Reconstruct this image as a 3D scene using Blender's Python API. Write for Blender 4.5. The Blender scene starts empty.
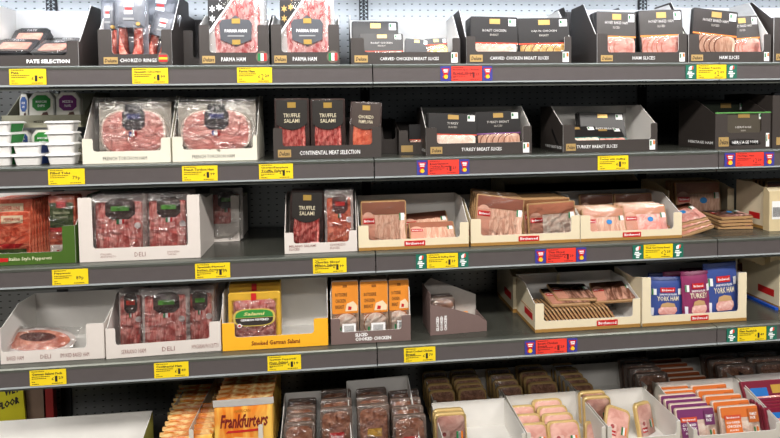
import bpy, math, random
from mathutils import Vector, Matrix, noise
random.seed(7)
SC = bpy.context.scene; COL = SC.collection
# ------------------------------------------------------------------ camera
F = 532.4; ZO = 1.5
CAM = Vector((-.1025, -1.4333, -.1243 + ZO)); YAW, PITCH, ROLL, SH = .102, .0374, -.0147, -87.6
fw = Vector((math.sin(YAW)*math.cos(PITCH), math.cos(YAW)*math.cos(PITCH), -math.sin(PITCH)))
r0 = Vector((math.cos(YAW), -math.sin(YAW), 0)); u0 = r0.cross(fw)
RR = r0*math.cos(ROLL) + u0*math.sin(ROLL); UU = -r0*math.sin(ROLL) + u0*math.cos(ROLL)
cd = bpy.data.cameras.new('camera'); cam = bpy.data.objects.new('camera', cd); COL.objects.link(cam)
M = Matrix((RR, UU, -fw)).transposed().to_4x4(); M.translation = CAM; cam.matrix_world = M
cd.sensor_width = 36; cd.lens = F/780*36; cd.shift_y = SH/780; cd.clip_start = .05; cd.clip_end = 60
SC.camera = cam
def dist(X, Y, Z): return (Vector((X, Y, Z)) - CAM).dot(fw)
def Xat(px, Y, Z):
    n = RR*F - fw*(px-390)
    return CAM.x - (n.y*(Y-CAM.y) + n.z*(Z-CAM.z))/n.x
def Zat(py, X, Y):
    n = UU*F + fw*(py-219-SH)
    return CAM.z - (n.x*(X-CAM.x) + n.y*(Y-CAM.y))/n.z
def XZ(px, py, Y):
    Z = CAM.z
    for _ in range(6):
        X = Xat(px, Y, Z); Z = Zat(py, X, Y)
    return X, Z
# ------------------------------------------------------------------ materials
def lin(c): return tuple(((v/255)/12.92 if v <= 10 else ((v/255+.055)/1.055)**2.4) for v in c[:3]) + (1,)
MC = {}
def mat(rgb, rough=.5, metal=0., var=.06, scale=30., bump=0., spec=.5, coat=0.):
    k = ('m', rgb, rough, metal, var, scale, bump, spec, coat)
    if k in MC: return MC[k]
    m = bpy.data.materials.new('surface'); m.use_nodes = True; nt = m.node_tree; N = nt.nodes; L = nt.links
    b = N['Principled BSDF']; b.inputs['Roughness'].default_value = rough; b.inputs['Metallic'].default_value = metal
    b.inputs['Specular IOR Level'].default_value = spec; b.inputs['Coat Weight'].default_value = coat
    tc = N.new('ShaderNodeTexCoord'); nz = N.new('ShaderNodeTexNoise'); nz.inputs['Scale'].default_value = scale
    nz.inputs['Detail'].default_value = 4; L.new(tc.outputs['Object'], nz.inputs['Vector'])
    mx = N.new('ShaderNodeMixRGB'); c = lin(rgb)
    mx.inputs[1].default_value = tuple(max(0, v*(1-var*2)) for v in c[:3])+(1,); mx.inputs[2].default_value = tuple(min(1, v*(1+var*2)) for v in c[:3])+(1,)
    L.new(nz.outputs['Fac'], mx.inputs[0]); L.new(mx.outputs[0], b.inputs['Base Color'])
    if bump:
        bp = N.new('ShaderNodeBump'); bp.inputs['Strength'].default_value = bump; bp.inputs['Distance'].default_value = .002
        L.new(nz.outputs['Fac'], bp.inputs['Height']); L.new(bp.outputs[0], b.inputs['Normal'])
    MC[k] = m; return m
def meatm(c1, c2, scale=60., stretch=(1, 1, 1), thr=(.42, .62), rough=.35):
    k = ('meat', c1, c2, scale, stretch, thr)
    if k in MC: return MC[k]
    m = bpy.data.materials.new('meat'); m.use_nodes = True; nt = m.node_tree; N = nt.nodes; L = nt.links
    b = N['Principled BSDF']; b.inputs['Roughness'].default_value = rough
    tc = N.new('ShaderNodeTexCoord'); mp = N.new('ShaderNodeMapping'); mp.inputs['Scale'].default_value = stretch
    nz = N.new('ShaderNodeTexNoise'); nz.inputs['Scale'].default_value = scale; nz.inputs['Detail'].default_value = 5; nz.inputs['Distortion'].default_value = .8
    L.new(tc.outputs['Object'], mp.inputs[0]); L.new(mp.outputs[0], nz.inputs['Vector'])
    rp = N.new('ShaderNodeValToRGB'); rp.color_ramp.elements[0].position = thr[0]; rp.color_ramp.elements[1].position = thr[1]
    rp.color_ramp.elements[0].color = lin(c1); rp.color_ramp.elements[1].color = lin(c2)
    L.new(nz.outputs['Fac'], rp.inputs[0]); L.new(rp.outputs[0], b.inputs['Base Color'])
    bp = N.new('ShaderNodeBump'); bp.inputs['Strength'].default_value = .4; bp.inputs['Distance'].default_value = .001
    L.new(nz.outputs['Fac'], bp.inputs['Height']); L.new(bp.outputs[0], b.inputs['Normal'])
    MC[k] = m; return m
def filmm(strength=.5, base=.05, rough=.16, tint=(250, 250, 250), scale=22., dist=.006):
    k = ('film', strength, base, rough, tint, scale, dist)
    if k in MC: return MC[k]
    m = bpy.data.materials.new('clear_film'); m.use_nodes = True; nt = m.node_tree; N = nt.nodes; L = nt.links
    N.remove(N['Principled BSDF']); out = N['Material Output']
    tr = N.new('ShaderNodeBsdfTransparent'); tr.inputs[0].default_value = lin(tint)
    gl = N.new('ShaderNodeBsdfGlossy'); gl.inputs['Roughness'].default_value = rough; gl.inputs[0].default_value = (1, 1, 1, 1)
    fr = N.new('ShaderNodeFresnel'); fr.inputs[0].default_value = 1.45
    ad = N.new('ShaderNodeMath'); ad.operation = 'ADD'; ad.use_clamp = True; ad.inputs[1].default_value = base
    tc = N.new('ShaderNodeTexCoord'); nz = N.new('ShaderNodeTexNoise'); nz.inputs['Scale'].default_value = scale; nz.inputs['Detail'].default_value = 3; nz.inputs['Distortion'].default_value = 1.5
    L.new(tc.outputs['Object'], nz.inputs['Vector'])
    bp = N.new('ShaderNodeBump'); bp.inputs['Strength'].default_value = strength; bp.inputs['Distance'].default_value = dist
    L.new(nz.outputs['Fac'], bp.inputs['Height']); L.new(bp.outputs[0], gl.inputs['Normal']); L.new(bp.outputs[0], fr.inputs['Normal'])
    mx = N.new('ShaderNodeMixShader'); L.new(fr.outputs[0], ad.inputs[0]); L.new(ad.outputs[0], mx.inputs[0])
    L.new(tr.outputs[0], mx.inputs[1]); L.new(gl.outputs[0], mx.inputs[2]); L.new(mx.outputs[0], out.inputs['Surface'])
    MC[k] = m; return m
def pegm():
    m = bpy.data.materials.new('perforated_metal'); m.use_nodes = True; nt = m.node_tree; N = nt.nodes; L = nt.links
    b = N['Principled BSDF']; b.inputs['Roughness'].default_value = .33; b.inputs['Metallic'].default_value = .97
    tc = N.new('ShaderNodeTexCoord'); sx = N.new('ShaderNodeSeparateXYZ'); L.new(tc.outputs['Object'], sx.inputs[0])
    def mod(o, p, half):
        a = N.new('ShaderNodeMath'); a.operation = 'PINGPONG'; a.inputs[1].default_value = p/2; L.new(o, a.inputs[0])
        c = N.new('ShaderNodeMath'); c.operation = 'LESS_THAN'; c.inputs[1].default_value = half; L.new(a.outputs[0], c.inputs[0]); return c.outputs[0]
    a = mod(sx.outputs['X'], .0277, .0034); c = mod(sx.outputs['Z'], .0205, .0016)
    mu = N.new('ShaderNodeMath'); mu.operation = 'MULTIPLY'; L.new(a, mu.inputs[0]); L.new(c, mu.inputs[1])
    mx = N.new('ShaderNodeMixRGB'); mx.inputs[1].default_value = lin((146, 148, 148)); mx.inputs[2].default_value = lin((12, 12, 12))
    L.new(mu.outputs[0], mx.inputs[0]); L.new(mx.outputs[0], b.inputs['Base Color'])
    inv = N.new('ShaderNodeMath'); inv.operation = 'MULTIPLY_ADD'; inv.inputs[1].default_value = -.85; inv.inputs[2].default_value = .97
    L.new(mu.outputs[0], inv.inputs[0]); L.new(inv.outputs[0], b.inputs['Metallic'])
    return m
def emis(rgb, s):
    m = bpy.data.materials.new('lamp'); m.use_nodes = True; b = m.node_tree.nodes['Principled BSDF']
    b.inputs['Emission Color'].default_value = lin(rgb); b.inputs['Emission Strength'].default_value = s; return m
# ------------------------------------------------------------------ mesh helpers
def link(o, parent=None):
    COL.objects.link(o)
    if parent is not None: o.parent = parent
    return o
def mesh(name, V, Fc, mats, parent=None, smooth=False, midx=None):
    me = bpy.data.meshes.new(name); me.from_pydata(V, [], Fc); me.update()
    for m in (mats if isinstance(mats, (list, tuple)) else [mats]): me.materials.append(m)
    if midx: me.polygons.foreach_set('material_index', midx)
    if smooth: me.polygons.foreach_set('use_smooth', [True]*len(Fc))
    return link(bpy.data.objects.new(name, me), parent)
def empty(name, loc=(0, 0, 0), rot=(0, 0, 0)):
    o = bpy.data.objects.new(name, None); o.empty_display_size = .02; link(o); o.location = loc; o.rotation_euler = rot; return o
def tag(o, label=None, cat=None, group=None, kind=None):
    if label:
        if not 4 <= len(label.split()) <= 16: print('LABELLEN', len(label.split()), label)
        o['label'] = label
    if cat: o['category'] = cat
    if group: o['group'] = group
    if kind: o['kind'] = kind
    return o
def rrect(x0, z0, x1, z1, r, seg=4):
    if r <= 0: return [(x0, z0), (x1, z0), (x1, z1), (x0, z1)]
    r = min(r, (x1-x0)/2.001, (z1-z0)/2.001); P = []
    for cx, cz, a0 in ((x1-r, z0+r, -90), (x1-r, z1-r, 0), (x0+r, z1-r, 90), (x0+r, z0+r, 180)):
        for k in range(seg+1):
            a = math.radians(a0+90*k/seg); P.append((cx+r*math.cos(a), cz+r*math.sin(a)))
    return P
def prism(P, y0, y1, bev=0.):
    """polygon in XZ (counter-clockwise seen from -Y) extruded along Y, front edge optionally bevelled"""
    n = len(P); V = []; Fc = []
    cx = sum(p[0] for p in P)/n; cz = sum(p[1] for p in P)/n
    hx = max(abs(p[0]-cx) for p in P) or 1; hz = max(abs(p[1]-cz) for p in P) or 1
    rings = [(y0, bev), (y0+bev, 0), (y1, 0)] if bev else [(y0, 0), (y1, 0)]
    for y, b in rings:
        for x, z in P: V.append((cx+(x-cx)*(1-b/hx), y, cz+(z-cz)*(1-b/hz)))
    for k in range(len(rings)-1):
        for i in range(n):
            j = (i+1) % n; Fc.append((k*n+i, k*n+n+i, k*n+n+j, k*n+j))
    Fc.append(tuple(range(n))); Fc.append(tuple(reversed(range((len(rings)-1)*n, len(rings)*n))))
    return V, Fc
def boxvf(x0, y0, z0, x1, y1, z1):
    return prism([(x0, z0), (x1, z0), (x1, z1), (x0, z1)], y0, y1)
class MB:
    def __init__(s): s.V = []; s.F = []; s.I = []
    def add(s, vf, mi=0):
        o = len(s.V); s.V += vf[0]; s.F += [tuple(i+o for i in f) for f in vf[1]]; s.I += [mi]*len(vf[1]); return s
    def box(s, *a, mi=0): return s.add(boxvf(*a), mi)
    def build(s, name, mats, parent=None, smooth=False): return mesh(name, s.V, s.F, mats, parent, smooth, s.I)
def tube(pts, r, n=8):
    V = []; Fc = []; m = len(pts)
    for i, p in enumerate(pts):
        p = Vector(p); t = (Vector(pts[min(i+1, m-1)])-Vector(pts[max(i-1, 0)])).normalized()
        a = t.cross(Vector((0, 1, 0))); a = a.normalized() if a.length > 1e-4 else Vector((1, 0, 0)); b = t.cross(a)
        rr = (r(i/(m-1)) if callable(r) else r)
        for k in range(n):
            q = p + a*rr*math.cos(2*math.pi*k/n) + b*rr*math.sin(2*math.pi*k/n); V.append(tuple(q))
    for i in range(m-1):
        for k in range(n): Fc.append((i*n+k, i*n+(k+1) % n, i*n+n+(k+1) % n, i*n+n+k))
    Fc.append(tuple(reversed(range(n)))); Fc.append(tuple(range((m-1)*n, m*n)))
    return V, Fc
TC = {}
def textvf(s, shear=0., bold=0.):
    k = (s, shear, bold)
    if k in TC: return TC[k]
    cu = bpy.data.curves.new('t', 'FONT'); cu.body = s; cu.size = 1; cu.shear = shear; cu.offset = bold; cu.align_x = 'LEFT'
    cu.resolution_u = 1; cu.space_line = .95
    o = bpy.data.objects.new('t', cu); COL.objects.link(o)
    dg = bpy.context.evaluated_depsgraph_get(); me = bpy.data.meshes.new_from_object(o.evaluated_get(dg))
    V = [tuple(v.co) for v in me.vertices]; Fc = [tuple(p.vertices) for p in me.polygons]
    bpy.data.objects.remove(o); bpy.data.curves.remove(cu); bpy.data.meshes.remove(me)
    x0 = min(v[0] for v in V); x1 = max(v[0] for v in V); y0 = min(v[1] for v in V); y1 = max(v[1] for v in V)
    TC[k] = ([((v[0]-x0)/(x1-x0), (v[1]-y0)/(y1-y0)) for v in V], Fc, (x1-x0)/(y1-y0)); return TC[k]
def text(s, x0, z0, x1, z1, m, parent, y=0., shear=0., bold=.02, name='lettering', curve=None, rot=0, plane='XZ', slope=0.):
    V, Fc, asp = textvf(s, shear, bold); out = []
    for a, b in V:
        if rot == 90: a, b = 1-b, a
        x = x0+(x1-x0)*a; z = z0+(z1-z0)*b + slope*a
        yy = y-(curve(x, z) if curve else 0)
        out.append((x, yy, z) if plane == 'XZ' else ((y, x, z)))
    return mesh(name, out, Fc, m, parent)
# ------------------------------------------------------------------ colours
BLK = mat((24, 22, 23), .38, var=.1); GREYP = mat((50, 47, 46), .45); GOLD = mat((196, 160, 96), .35, .5); WHT = mat((240, 240, 240), .5, var=.02)
GLD2 = mat((186, 152, 78), .3, .35); ORG = mat((222, 120, 40), .5); REDB = mat((196, 30, 32), .5); GRN = mat((40, 120, 70), .5); INK = mat((30, 26, 30), .6); BLUEB = mat((40, 130, 200), .5)
FILM = filmm(.5, .02); FILMS = filmm(.9, .05, .16); FILMX = filmm(1., .07, .13, scale=30., dist=.012)
WTXT = mat((250, 250, 250), .5, var=.0)
class Pk:
    def __init__(s, name, w, h, t):
        s.w, s.h, s.t = w, h, t; s.root = empty(name); s.curve = None; s.last = s.root
    def slab(s, name, m, x0=0, z0=0, x1=1, z1=1, y0=0., y1=None, r=.004, bev=.001):
        w, h = s.w, s.h; y1 = s.t if y1 is None else y1
        return mesh(name, *prism(rrect((x0-.5)*w, z0*h, (x1-.5)*w, z1*h, r), y0, y1, bev), m, s.root)
    def poly(s, name, m, pts, y=-.001, th=.0006):
        w, h = s.w, s.h; P = [((a-.5)*w, b*h) for a, b in pts]
        if s.curve is None:
            o = mesh(name, *prism(P, y-th, y), m, s.root); s.last = o; return o
        n = 0; cx = sum(p[0] for p in P)/len(P); cz = sum(p[1] for p in P)/len(P); V = [(cx, y-th-s.curve(cx, cz), cz)]; Fc = []
        R_ = 5; Q = []
        for i in range(len(P)):
            a, b = P[i], P[(i+1) % len(P)]
            for k in range(3): Q.append((a[0]+(b[0]-a[0])*k/3, a[1]+(b[1]-a[1])*k/3))
        for k in range(1, R_+1):
            for q in Q:
                x = cx+(q[0]-cx)*k/R_; z = cz+(q[1]-cz)*k/R_; V.append((x, y-th-s.curve(x, z), z))
        n = len(Q)
        for i in range(n): Fc.append((0, 1+i, 1+(i+1) % n))
        for k in range(R_-1):
            for i in range(n):
                j = (i+1) % n; Fc.append((1+k*n+i, 1+(k+1)*n+i, 1+(k+1)*n+j, 1+k*n+j))
        s.last = mesh(name, V, Fc, m, s.root); return s.last
    def card(s, name, m, x0, z0, x1, z1, y=-.003, r=0., th=.0006):
        P = rrect(x0*s.w, z0*s.h, x1*s.w, z1*s.h, r); return s.poly(name, m, [(a/s.w, b/s.h) for a, b in P], y, th)
    def disc(s, name, m, cx, cz, rad, y=-.003, n=16, sq=1.):
        return s.poly(name, m, [(cx+rad*math.cos(6.2832*k/n)/s.w, cz+sq*rad*math.sin(6.2832*k/n)/s.h) for k in range(n)], y)
    def text(s, st, x0, z0, x1, z1, m=None, y=-.0045, **k):
        return text(st, (x0-.5)*s.w, z0*s.h, (x1-.5)*s.w, z1*s.h, m or WTXT, s.last, y, curve=s.curve, **k)
    def film(s, m=None, b=.004, x0=0, z0=0, x1=1, z1=1, y=-.0015, cr=.001, seed=0, n=14, sharp=4, name='clear_film'):
        w, h = s.w, s.h; V = []; Fc = []
        for j in range(n+1):
            for i in range(n+1):
                u = i/n*2-1; v = j/n*2-1; x = ((x0+(x1-x0)*i/n)-.5)*w; z = (z0+(z1-z0)*j/n)*h
                e = (1-abs(u)**sharp)*(1-abs(v)**sharp)
                q = noise.noise(Vector((x*45+seed*7, z*45, seed)))+.6*noise.noise(Vector((x*110, z*110+seed*3, seed)))
                edge = .0015*noise.noise(Vector((x*60, z*60, seed+9)))
                V.append((x+edge*(abs(u) > .99), y-b*e-cr*abs(q)*(.3+.7*e), z+edge*(abs(v) > .99)))
        for j in range(n):
            for i in range(n): k = j*(n+1)+i; Fc.append((k, k+1, k+n+2, k+n+1))
        return mesh(name, V, Fc, m or FILM, s.root, True)
    def rashers(s, m, x0, z0, x1, z1, n=5, y=-.0005, name='meat_slices', horiz=False):
        b = MB(); w = s.w; h = s.h
        for k in range(n):
            V = []; Fc = []; K = 12
            for i in range(K+1):
                f = i/K; wob = .012*math.sin(f*9+k*2.1)*(x1-x0)
                for e in (0, .5, 1):
                    c = (k+e*1.12)/n
                    if horiz: px, pz = x0+(x1-x0)*f, z0+(z1-z0)*min(1, c)+wob
                    else: px, pz = x0+(x1-x0)*min(1, c)+wob, z0+(z1-z0)*f
                    V.append(((px-.5)*w, y-(.0022*math.sin(math.pi*e) if e == .5 else 0)-.0008*e-.0003*k*(e > .4), pz*h))
            for i in range(K):
                for e in range(2): q = i*3+e; Fc.append((q, q+1, q+4, q+3) if not horiz else (q, q+3, q+4, q+1))
            b.add((V, Fc))
        return b.build(name, m, s.root, True)
    def fan(s, m, rim, x0, z0, x1, z1, n=5, y=-.0004, name='meat_slices'):
        b = MB(); w = s.w; h = s.h; hh = (z1-z0)*h; r = hh*.56
        for k in range(n):
            cx = ((x0-.5)*w+r*.6) + ((x1-x0)*w-1.3*r)*k/max(1, n-1); cz = z0*h+hh*.5
            for mi, q, dy in ((1, 1., 0), (0, .92, -.0003)):
                P = []
                for i in range(20):
                    a = 6.2832*i/20; x = cx+r*q*1.05*math.cos(a); z = cz+r*q*math.sin(a)*.95+.0015*math.sin(3*a+k)
                    P.append((min(max(x, (x0-.5)*w), (x1-.5)*w), min(max(z, z0*h), z1*h)))
                b.add(prism(P, y-.0004*k+dy-.0006, y-.0004*k+dy), mi)
        return b.build(name, [m, rim], s.root)
def octa(x0, z0, x1, z1, c=.25):
    dx, dz = (x1-x0)*c, (z1-z0)*c
    return [(x0+dx, z0), (x1-dx, z0), (x1, z0+dz), (x1, z1-dz), (x1-dx, z1), (x0+dx, z1), (x0, z1-dz), (x0, z0+dz)]
MPINK = meatm((226, 160, 150), (244, 208, 198), 50); MPALE = meatm((232, 205, 190), (250, 238, 226), 60); MRED = meatm((186, 70, 66), (232, 150, 140), 90, (1.6, 1, .6))
MSAL = meatm((204, 102, 96), (240, 180, 172), 55, (2.2, 1, .5)); MHAM = meatm((226, 150, 142), (240, 180, 170), 25); MPARMA = meatm((206, 92, 96), (250, 214, 212), 70, (1.5, 1, .7), (.38, .6))
MTAN = meatm((208, 162, 140), (234, 200, 178), 60, (3, 1, .6)); MDARKB = meatm((124, 84, 64), (176, 130, 104), 80); MGH = meatm((218, 166, 154), (238, 200, 188), 30); MPEP = meatm((204, 88, 60), (232, 136, 104), 60); MYEL = meatm((214, 170, 90), (248, 222, 160), 70)
MRIM = mat((236, 220, 208), .5); MRIMH = mat((214, 140, 120), .5); MBRN = mat((120, 62, 42), .5)
# each style: function(w, h) -> root of a prototype
def st_header(w, h, col=(29, 27, 28), line=(200, 70, 40), meat='pale', title=('ROAST CHICKEN', 'BREAST'), hz=.46, lab='IE', foot=None, name='sliced_meat_pack', film=None, t=.011, low=.03):
    p = Pk(name, w, h, t); H = mat(col, .4)
    p.slab('tray', BLK, r=.005)
    mm = dict(pale=(MPALE, MRIM), pink=(MPINK, MRIMH), tan=(MTAN, MBRN), yel=(MYEL, MBRN), ham=(MHAM, MRIMH))[meat]
    p.fan(mm[0], mm[1], .04, low, .96, hz-.01, 6)
    p.film(film or FILM, .003, seed=int(w*1e4) % 17, z0=.02, z1=hz+.02)
    p.card('header_card', H, .01, hz, .99, .99, -.0012, .003)
    p.card('colour_line', mat(line, .5), .01, hz-.02, .99, hz+.012, -.0022)
    p.card('logo_plate', GOLD, .4, .84, .62, .95, -.002)
    if title:
        p.text(title[0], .5-.019*len(title[0]), hz+.25, .5+.019*len(title[0]), hz+.305, mat((206, 202, 198), .5), y=-.0022, bold=.0)
        p.text(title[1], .5-.015*len(title[1]), hz+.16, .5+.015*len(title[1]), hz+.205, mat((190, 184, 176), .5), y=-.0022, bold=.0)
    if lab: 
        p.card('origin_sticker', WHT, .8, .8, .95, .95, -.0022); p.card('green_flag', GRN, .81, .86, .85, .93, -.003)
    if foot: p.card('barcode_sticker', WHT, .8, .05, .95, .25, -.0065)
    return p.root
def st_salami(w, h, top=('TRUFFLE', 'SALAMI'), red=False, name='salami_pack'):
    p = Pk(name, w, h, .012)
    p.slab('tray', mat((70, 50, 46), .4), r=.005); p.rashers(MRED if not red else MPEP, .12, .05, .88, .62, 6)
    p.film(FILM, .003, seed=3, z0=0, z1=1)
    pts = [(.06, .97), (.06, .58)] + [(.06+.88*k/8, .56-.09*math.sin(math.pi*k/8)) for k in range(1, 8)] + [(.94, .58), (.94, .97)]
    p.poly('header_card', mat((36, 32, 29), .45) if not red else mat((58, 44, 38), .45), pts, -.0055)
    p.card('logo_plate', GLD2, .38, .84, .62, .93, -.0062)
    p.text(top[0], .26, .68, .74, .745, mat((216, 206, 176), .5), -.0065, bold=.01); p.text(top[1], .28, .59, .72, .655, mat((216, 206, 176), .5), -.0065, bold=.01)
    p.card('price_sticker', mat((236, 190, 190), .5), .62, .04, .9, .15, -.0058)
    return p.root
def st_deli(w, h, bar=(90, 160, 60), meat='sal', lab=(70, 50, 46), name='clear_deli_pack', seed=1):
    p = Pk(name, w, h, .01)
    p.slab('clear_shell', mat((196, 188, 184), .3), .02, .01, .98, .98, y0=.0092, y1=.01, r=.004, bev=0)
    p.slab('meat_block', dict(sal=MSAL, ham=MPINK, pep=MPEP)[meat], .1, .05, .9, .86, y0=.0, y1=.009, r=.006)
    p.rashers(dict(sal=MSAL, ham=MPINK, pep=MPEP)[meat], .12, .06, .88, .82, 4, y=-.0006)
    pts = [(x, z) for x, z in octa(.28, .6, .8, .92, .22)] 
    p.poly('label', mat(lab, .5), pts, -.0035); p.card('label_bar', mat(bar, .5), .38, .73, .7, .8, -.0043)
    p.card('flag_mark', WHT, .52, .53, .57, .6, -.0038); p.card('red_flag', REDB, .57, .53, .61, .6, -.0038); p.card('green_flag', GRN, .47, .53, .52, .6, -.0038)
    p.disc('round_sticker', mat((214, 206, 204), .5), .84, .5, .0085, -.0038)
    p.film(FILMX, .005, seed=seed, n=22, cr=.0035, y=-.0048)
    return p.root
def st_torchon(w, h, seed=2, hw=.0):
    p = Pk('torchon_ham_pack', w, h, .03)
    P = [(.5+.44*math.copysign(abs(math.cos(a))**.7, math.cos(a)), .46+.38*math.copysign(abs(math.sin(a))**.75, math.sin(a))) for a in [6.2832*k/28 for k in range(28)]]
    b = MB(); W, H = w, h
    b.add(prism([((x-.5)*W, z*H) for x, z in P], -.001, .014, .002), 1)
    b.add(prism([((.5+(x-.5)*.93-.5)*W, (.46+(z-.46)*.93)*H) for x, z in P], -.002, .0), 0)
    b.build('ham_slices', [MHAM, MRIM], p.root)
    p.slab('backing_card', mat((170, 165, 155), .4), .01, .01, .99, .97, y0=.015, y1=.018, r=.004)
    p.poly('label', mat((72, 66, 70), .5), octa(.36, .5, .66, .86, .2), -.0035)
    p.card('label_top', mat((30, 28, 34), .5), .4, .8, .62, .92, -.0045); p.card('label_bar', mat((40, 44, 110), .5), .42, .68, .6, .76, -.0045)
    for k, c in enumerate(((40, 60, 150), (245, 245, 245), (200, 40, 40))): p.card('flag_stripe', mat(c, .5), .45+.035*k, .4, .485+.035*k, .48, -.0038)
    p.film(FILMX, .009, seed=seed, n=30, cr=.004, y=-.0048, z1=1.02)
    return p.root
def st_farm(w, h, blue=False, head=(170, 112, 88), meat=None, name='sliced_meat_pack', t=.007):
    p = Pk(name, w, h, t); p.slab('tray', mat((176, 138, 96), .4), r=.005, bev=.0008)
    p.card('printed_film', mat(head, .4), .03, .7, .97, .97, -.0006, .003)
    p.rashers(meat or MTAN, .28, .05, .97, .69, 4, y=-.0006)
    p.card('side_label', mat((214, 160, 138), .45), .03, .04, .3, .7, -.001)
    P = [(.05+.11+.11*math.cos(a), .66+.1*math.sin(a)) for a in [math.pi*k/8 for k in range(9)]]
    p.poly('label_arch', mat((226, 184, 164), .45), P, -.0012)
    p.card('brand_badge', REDB, .05, .5, .3, .62, -.0024, .001); p.text('Birchwood', .07, .53, .28, .59, y=-.0034)
    if blue: p.disc('blue_sticker', BLUEB, .6, .52, .1*h, -.004, sq=.8)
    p.card('flag_sticker', WHT, .84, .56, .95, .72, -.0035); p.card('green_flag', GRN, .84, .56, .87, .72, -.0042)
    p.film(FILM, .0022, z0=.02, z1=.98, x0=.02, x1=.98)
    return p.root
def st_goldtray(w, h, dark=False, lab=True, name='ham_tray_pack'):
    p = Pk(name, w, h, .012); p.slab('tray', mat((214, 184, 122) if not dark else (186, 154, 98), .35, .1), r=.016, bev=.003)
    p.slab('meat_slices', MGH if not dark else MDARKB, .07, .07, .93, .93, y0=-.0012, y1=0, r=.013)
    if lab:
        p.card('side_label', mat((236, 206, 196), .5), .12, .12, .46, .56, -.0018, .004); p.disc('round_emblem', mat((180, 90, 90), .5), .29, .48, .006, -.0026)
        p.card('brand_badge', REDB, .14, .26, .46, .38, -.0028, .001); p.text('Birchwood', .16, .29, .44, .355, y=-.0038)
        p.card('flag_sticker', WHT, .66, .34, .86, .54, -.0024); p.card('green_flag', GRN, .66, .34, .72, .54, -.0031)
        p.card('orange_flag', ORG, .8, .34, .86, .54, -.0031); p.card('gold_foot', mat((206, 172, 100), .4), .1, .07, .9, .14, -.0016)
    p.film(filmm(.3, .03), .002, x0=.04, x1=.96, z0=.04, z1=.96, n=10)
    return p.root
def st_pouch(w, h, col=(62, 84, 170), word='TURK HAM', big=True, t=.022, name='meat_pouch', col2=None):
    p = Pk(name, w, h, t); n = 14; V = []; Fc = []
    def cv(x, z):
        u = x/(w/2); v = z/h*2-1; return t*.5*max(0, 1-abs(u)**3)*max(0, 1-abs(v)**4)+.0006
    p.curve = cv
    for side in (1, -1):
        for j in range(n+1):
            for i in range(n+1):
                x = (i/n-.5)*w; z = j/n*h; V.append((x+.0008*math.sin(j*1.3)*(i in (0, n)), -side*cv(x, z)+.0008*noise.noise(Vector((x*50, z*50, side*3.))), z))
    for s_ in range(2):
        o = s_*(n+1)**2
        for j in range(n):
            for i in range(n):
                k = o+j*(n+1)+i; q = (k, k+1, k+n+2, k+n+1); Fc.append(q if s_ == 0 else q[::-1])
    for i in range(n):
        a = n*(n+1)+i; b = (n+1)**2+a; Fc.append((a, a+1, b+1, b)); Fc.append((i+1, i, (n+1)**2+i, (n+1)**2+i+1))
        a = i*(n+1); b = a+(n+1)**2; Fc.append((a+n+1, a, b, b+n+1)); a += n; b += n; Fc.append((a, a+n+1, b+n+1, b))
    mesh('pouch', V, Fc, mat(col, .42, var=.05, bump=.2), p.root, True)
    p.card('seal_band', mat(tuple(int(v*.8) for v in col), .4), .0, .93, 1., .998, -.0015)
    p.card('brand_badge', REDB, .3, .66, .72, .77, -.0015); p.text('Birchwood', .34, .69, .68, .74, y=-.003)
    p.text('SANDWICH FILLERS', .28, .59, .78, .63, y=-.0015)
    p.text(word, .22, .46, .84, .57, mat((226, 216, 190), .5), -.0015)
    P = [(.3, .14), (.72, .14), (.8, .22), (.78, .3), (.68, .34), (.36, .34), (.26, .28), (.25, .2)]
    p.poly('sandwich_picture', MPINK, P, -.0015); p.poly('bread_picture', mat((196, 158, 110), .6), [(.3, .32), (.74, .32), (.7, .4), (.5, .43), (.34, .4)], -.0022)
    p.card('flag_sticker', WHT, .08, .6, .2, .74, -.0016); p.card('green_flag', GRN, .08, .6, .12, .74, -.0026)
    p.card('info_sticker', WHT, .82, .6, .94, .74, -.0016); p.card('side_panel_print', mat((226, 226, 236), .5), .05, .12, .14, .3, -.0016)
    return p.root
def st_orange(w, h):
    p = Pk('cooked_chicken_pack', w, h, .012); p.slab('tray', mat((196, 170, 150), .4), r=.006, bev=.001)
    p.fan(MPALE, mat((190, 120, 70), .5), .12, .08, .9, .46, 3)
    p.card('header_card', mat((226, 140, 46), .45), .02, .46, .98, .98, -.0016, .003)
    for k, s_ in enumerate(('ROTISSERIE', 'CHICKEN', 'BREAST')): p.text(s_, .14, .74-.1*k, .58-.06*k, .8-.1*k, mat((96, 60, 30), .5), -.0026)
    p.poly('serving_picture', mat((236, 214, 180), .5), [(.5, .5), (.94, .5), (.96, .58), (.8, .66), (.56, .62)], -.0026)
    p.poly('tomato_picture', REDB, [(.6, .52), (.72, .52), (.74, .57), (.62, .58)], -.0034)
    p.card('hang_slot', mat((150, 90, 30), .5), .42, .89, .58, .93, -.0026)
    p.film(FILMS, .004, z1=.48, cr=.002)
    p.card('barcode_label', WHT, .38, .06, .88, .3, -.0062)
    b = MB()
    for k in range(9): b.box((.46+.04*k-.5)*w, -.0072, .12*h, (.46+.04*k+.018-.5)*w, -.0068, .27*h)
    b.build('barcode', INK, p.root); p.card('nutrition_mark', GRN, .26, .1, .33, .24, -.0062)
    p.text('90', .15, .32, .23, .37, mat((150, 90, 40), .5), -.003)
    return p.root
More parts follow.
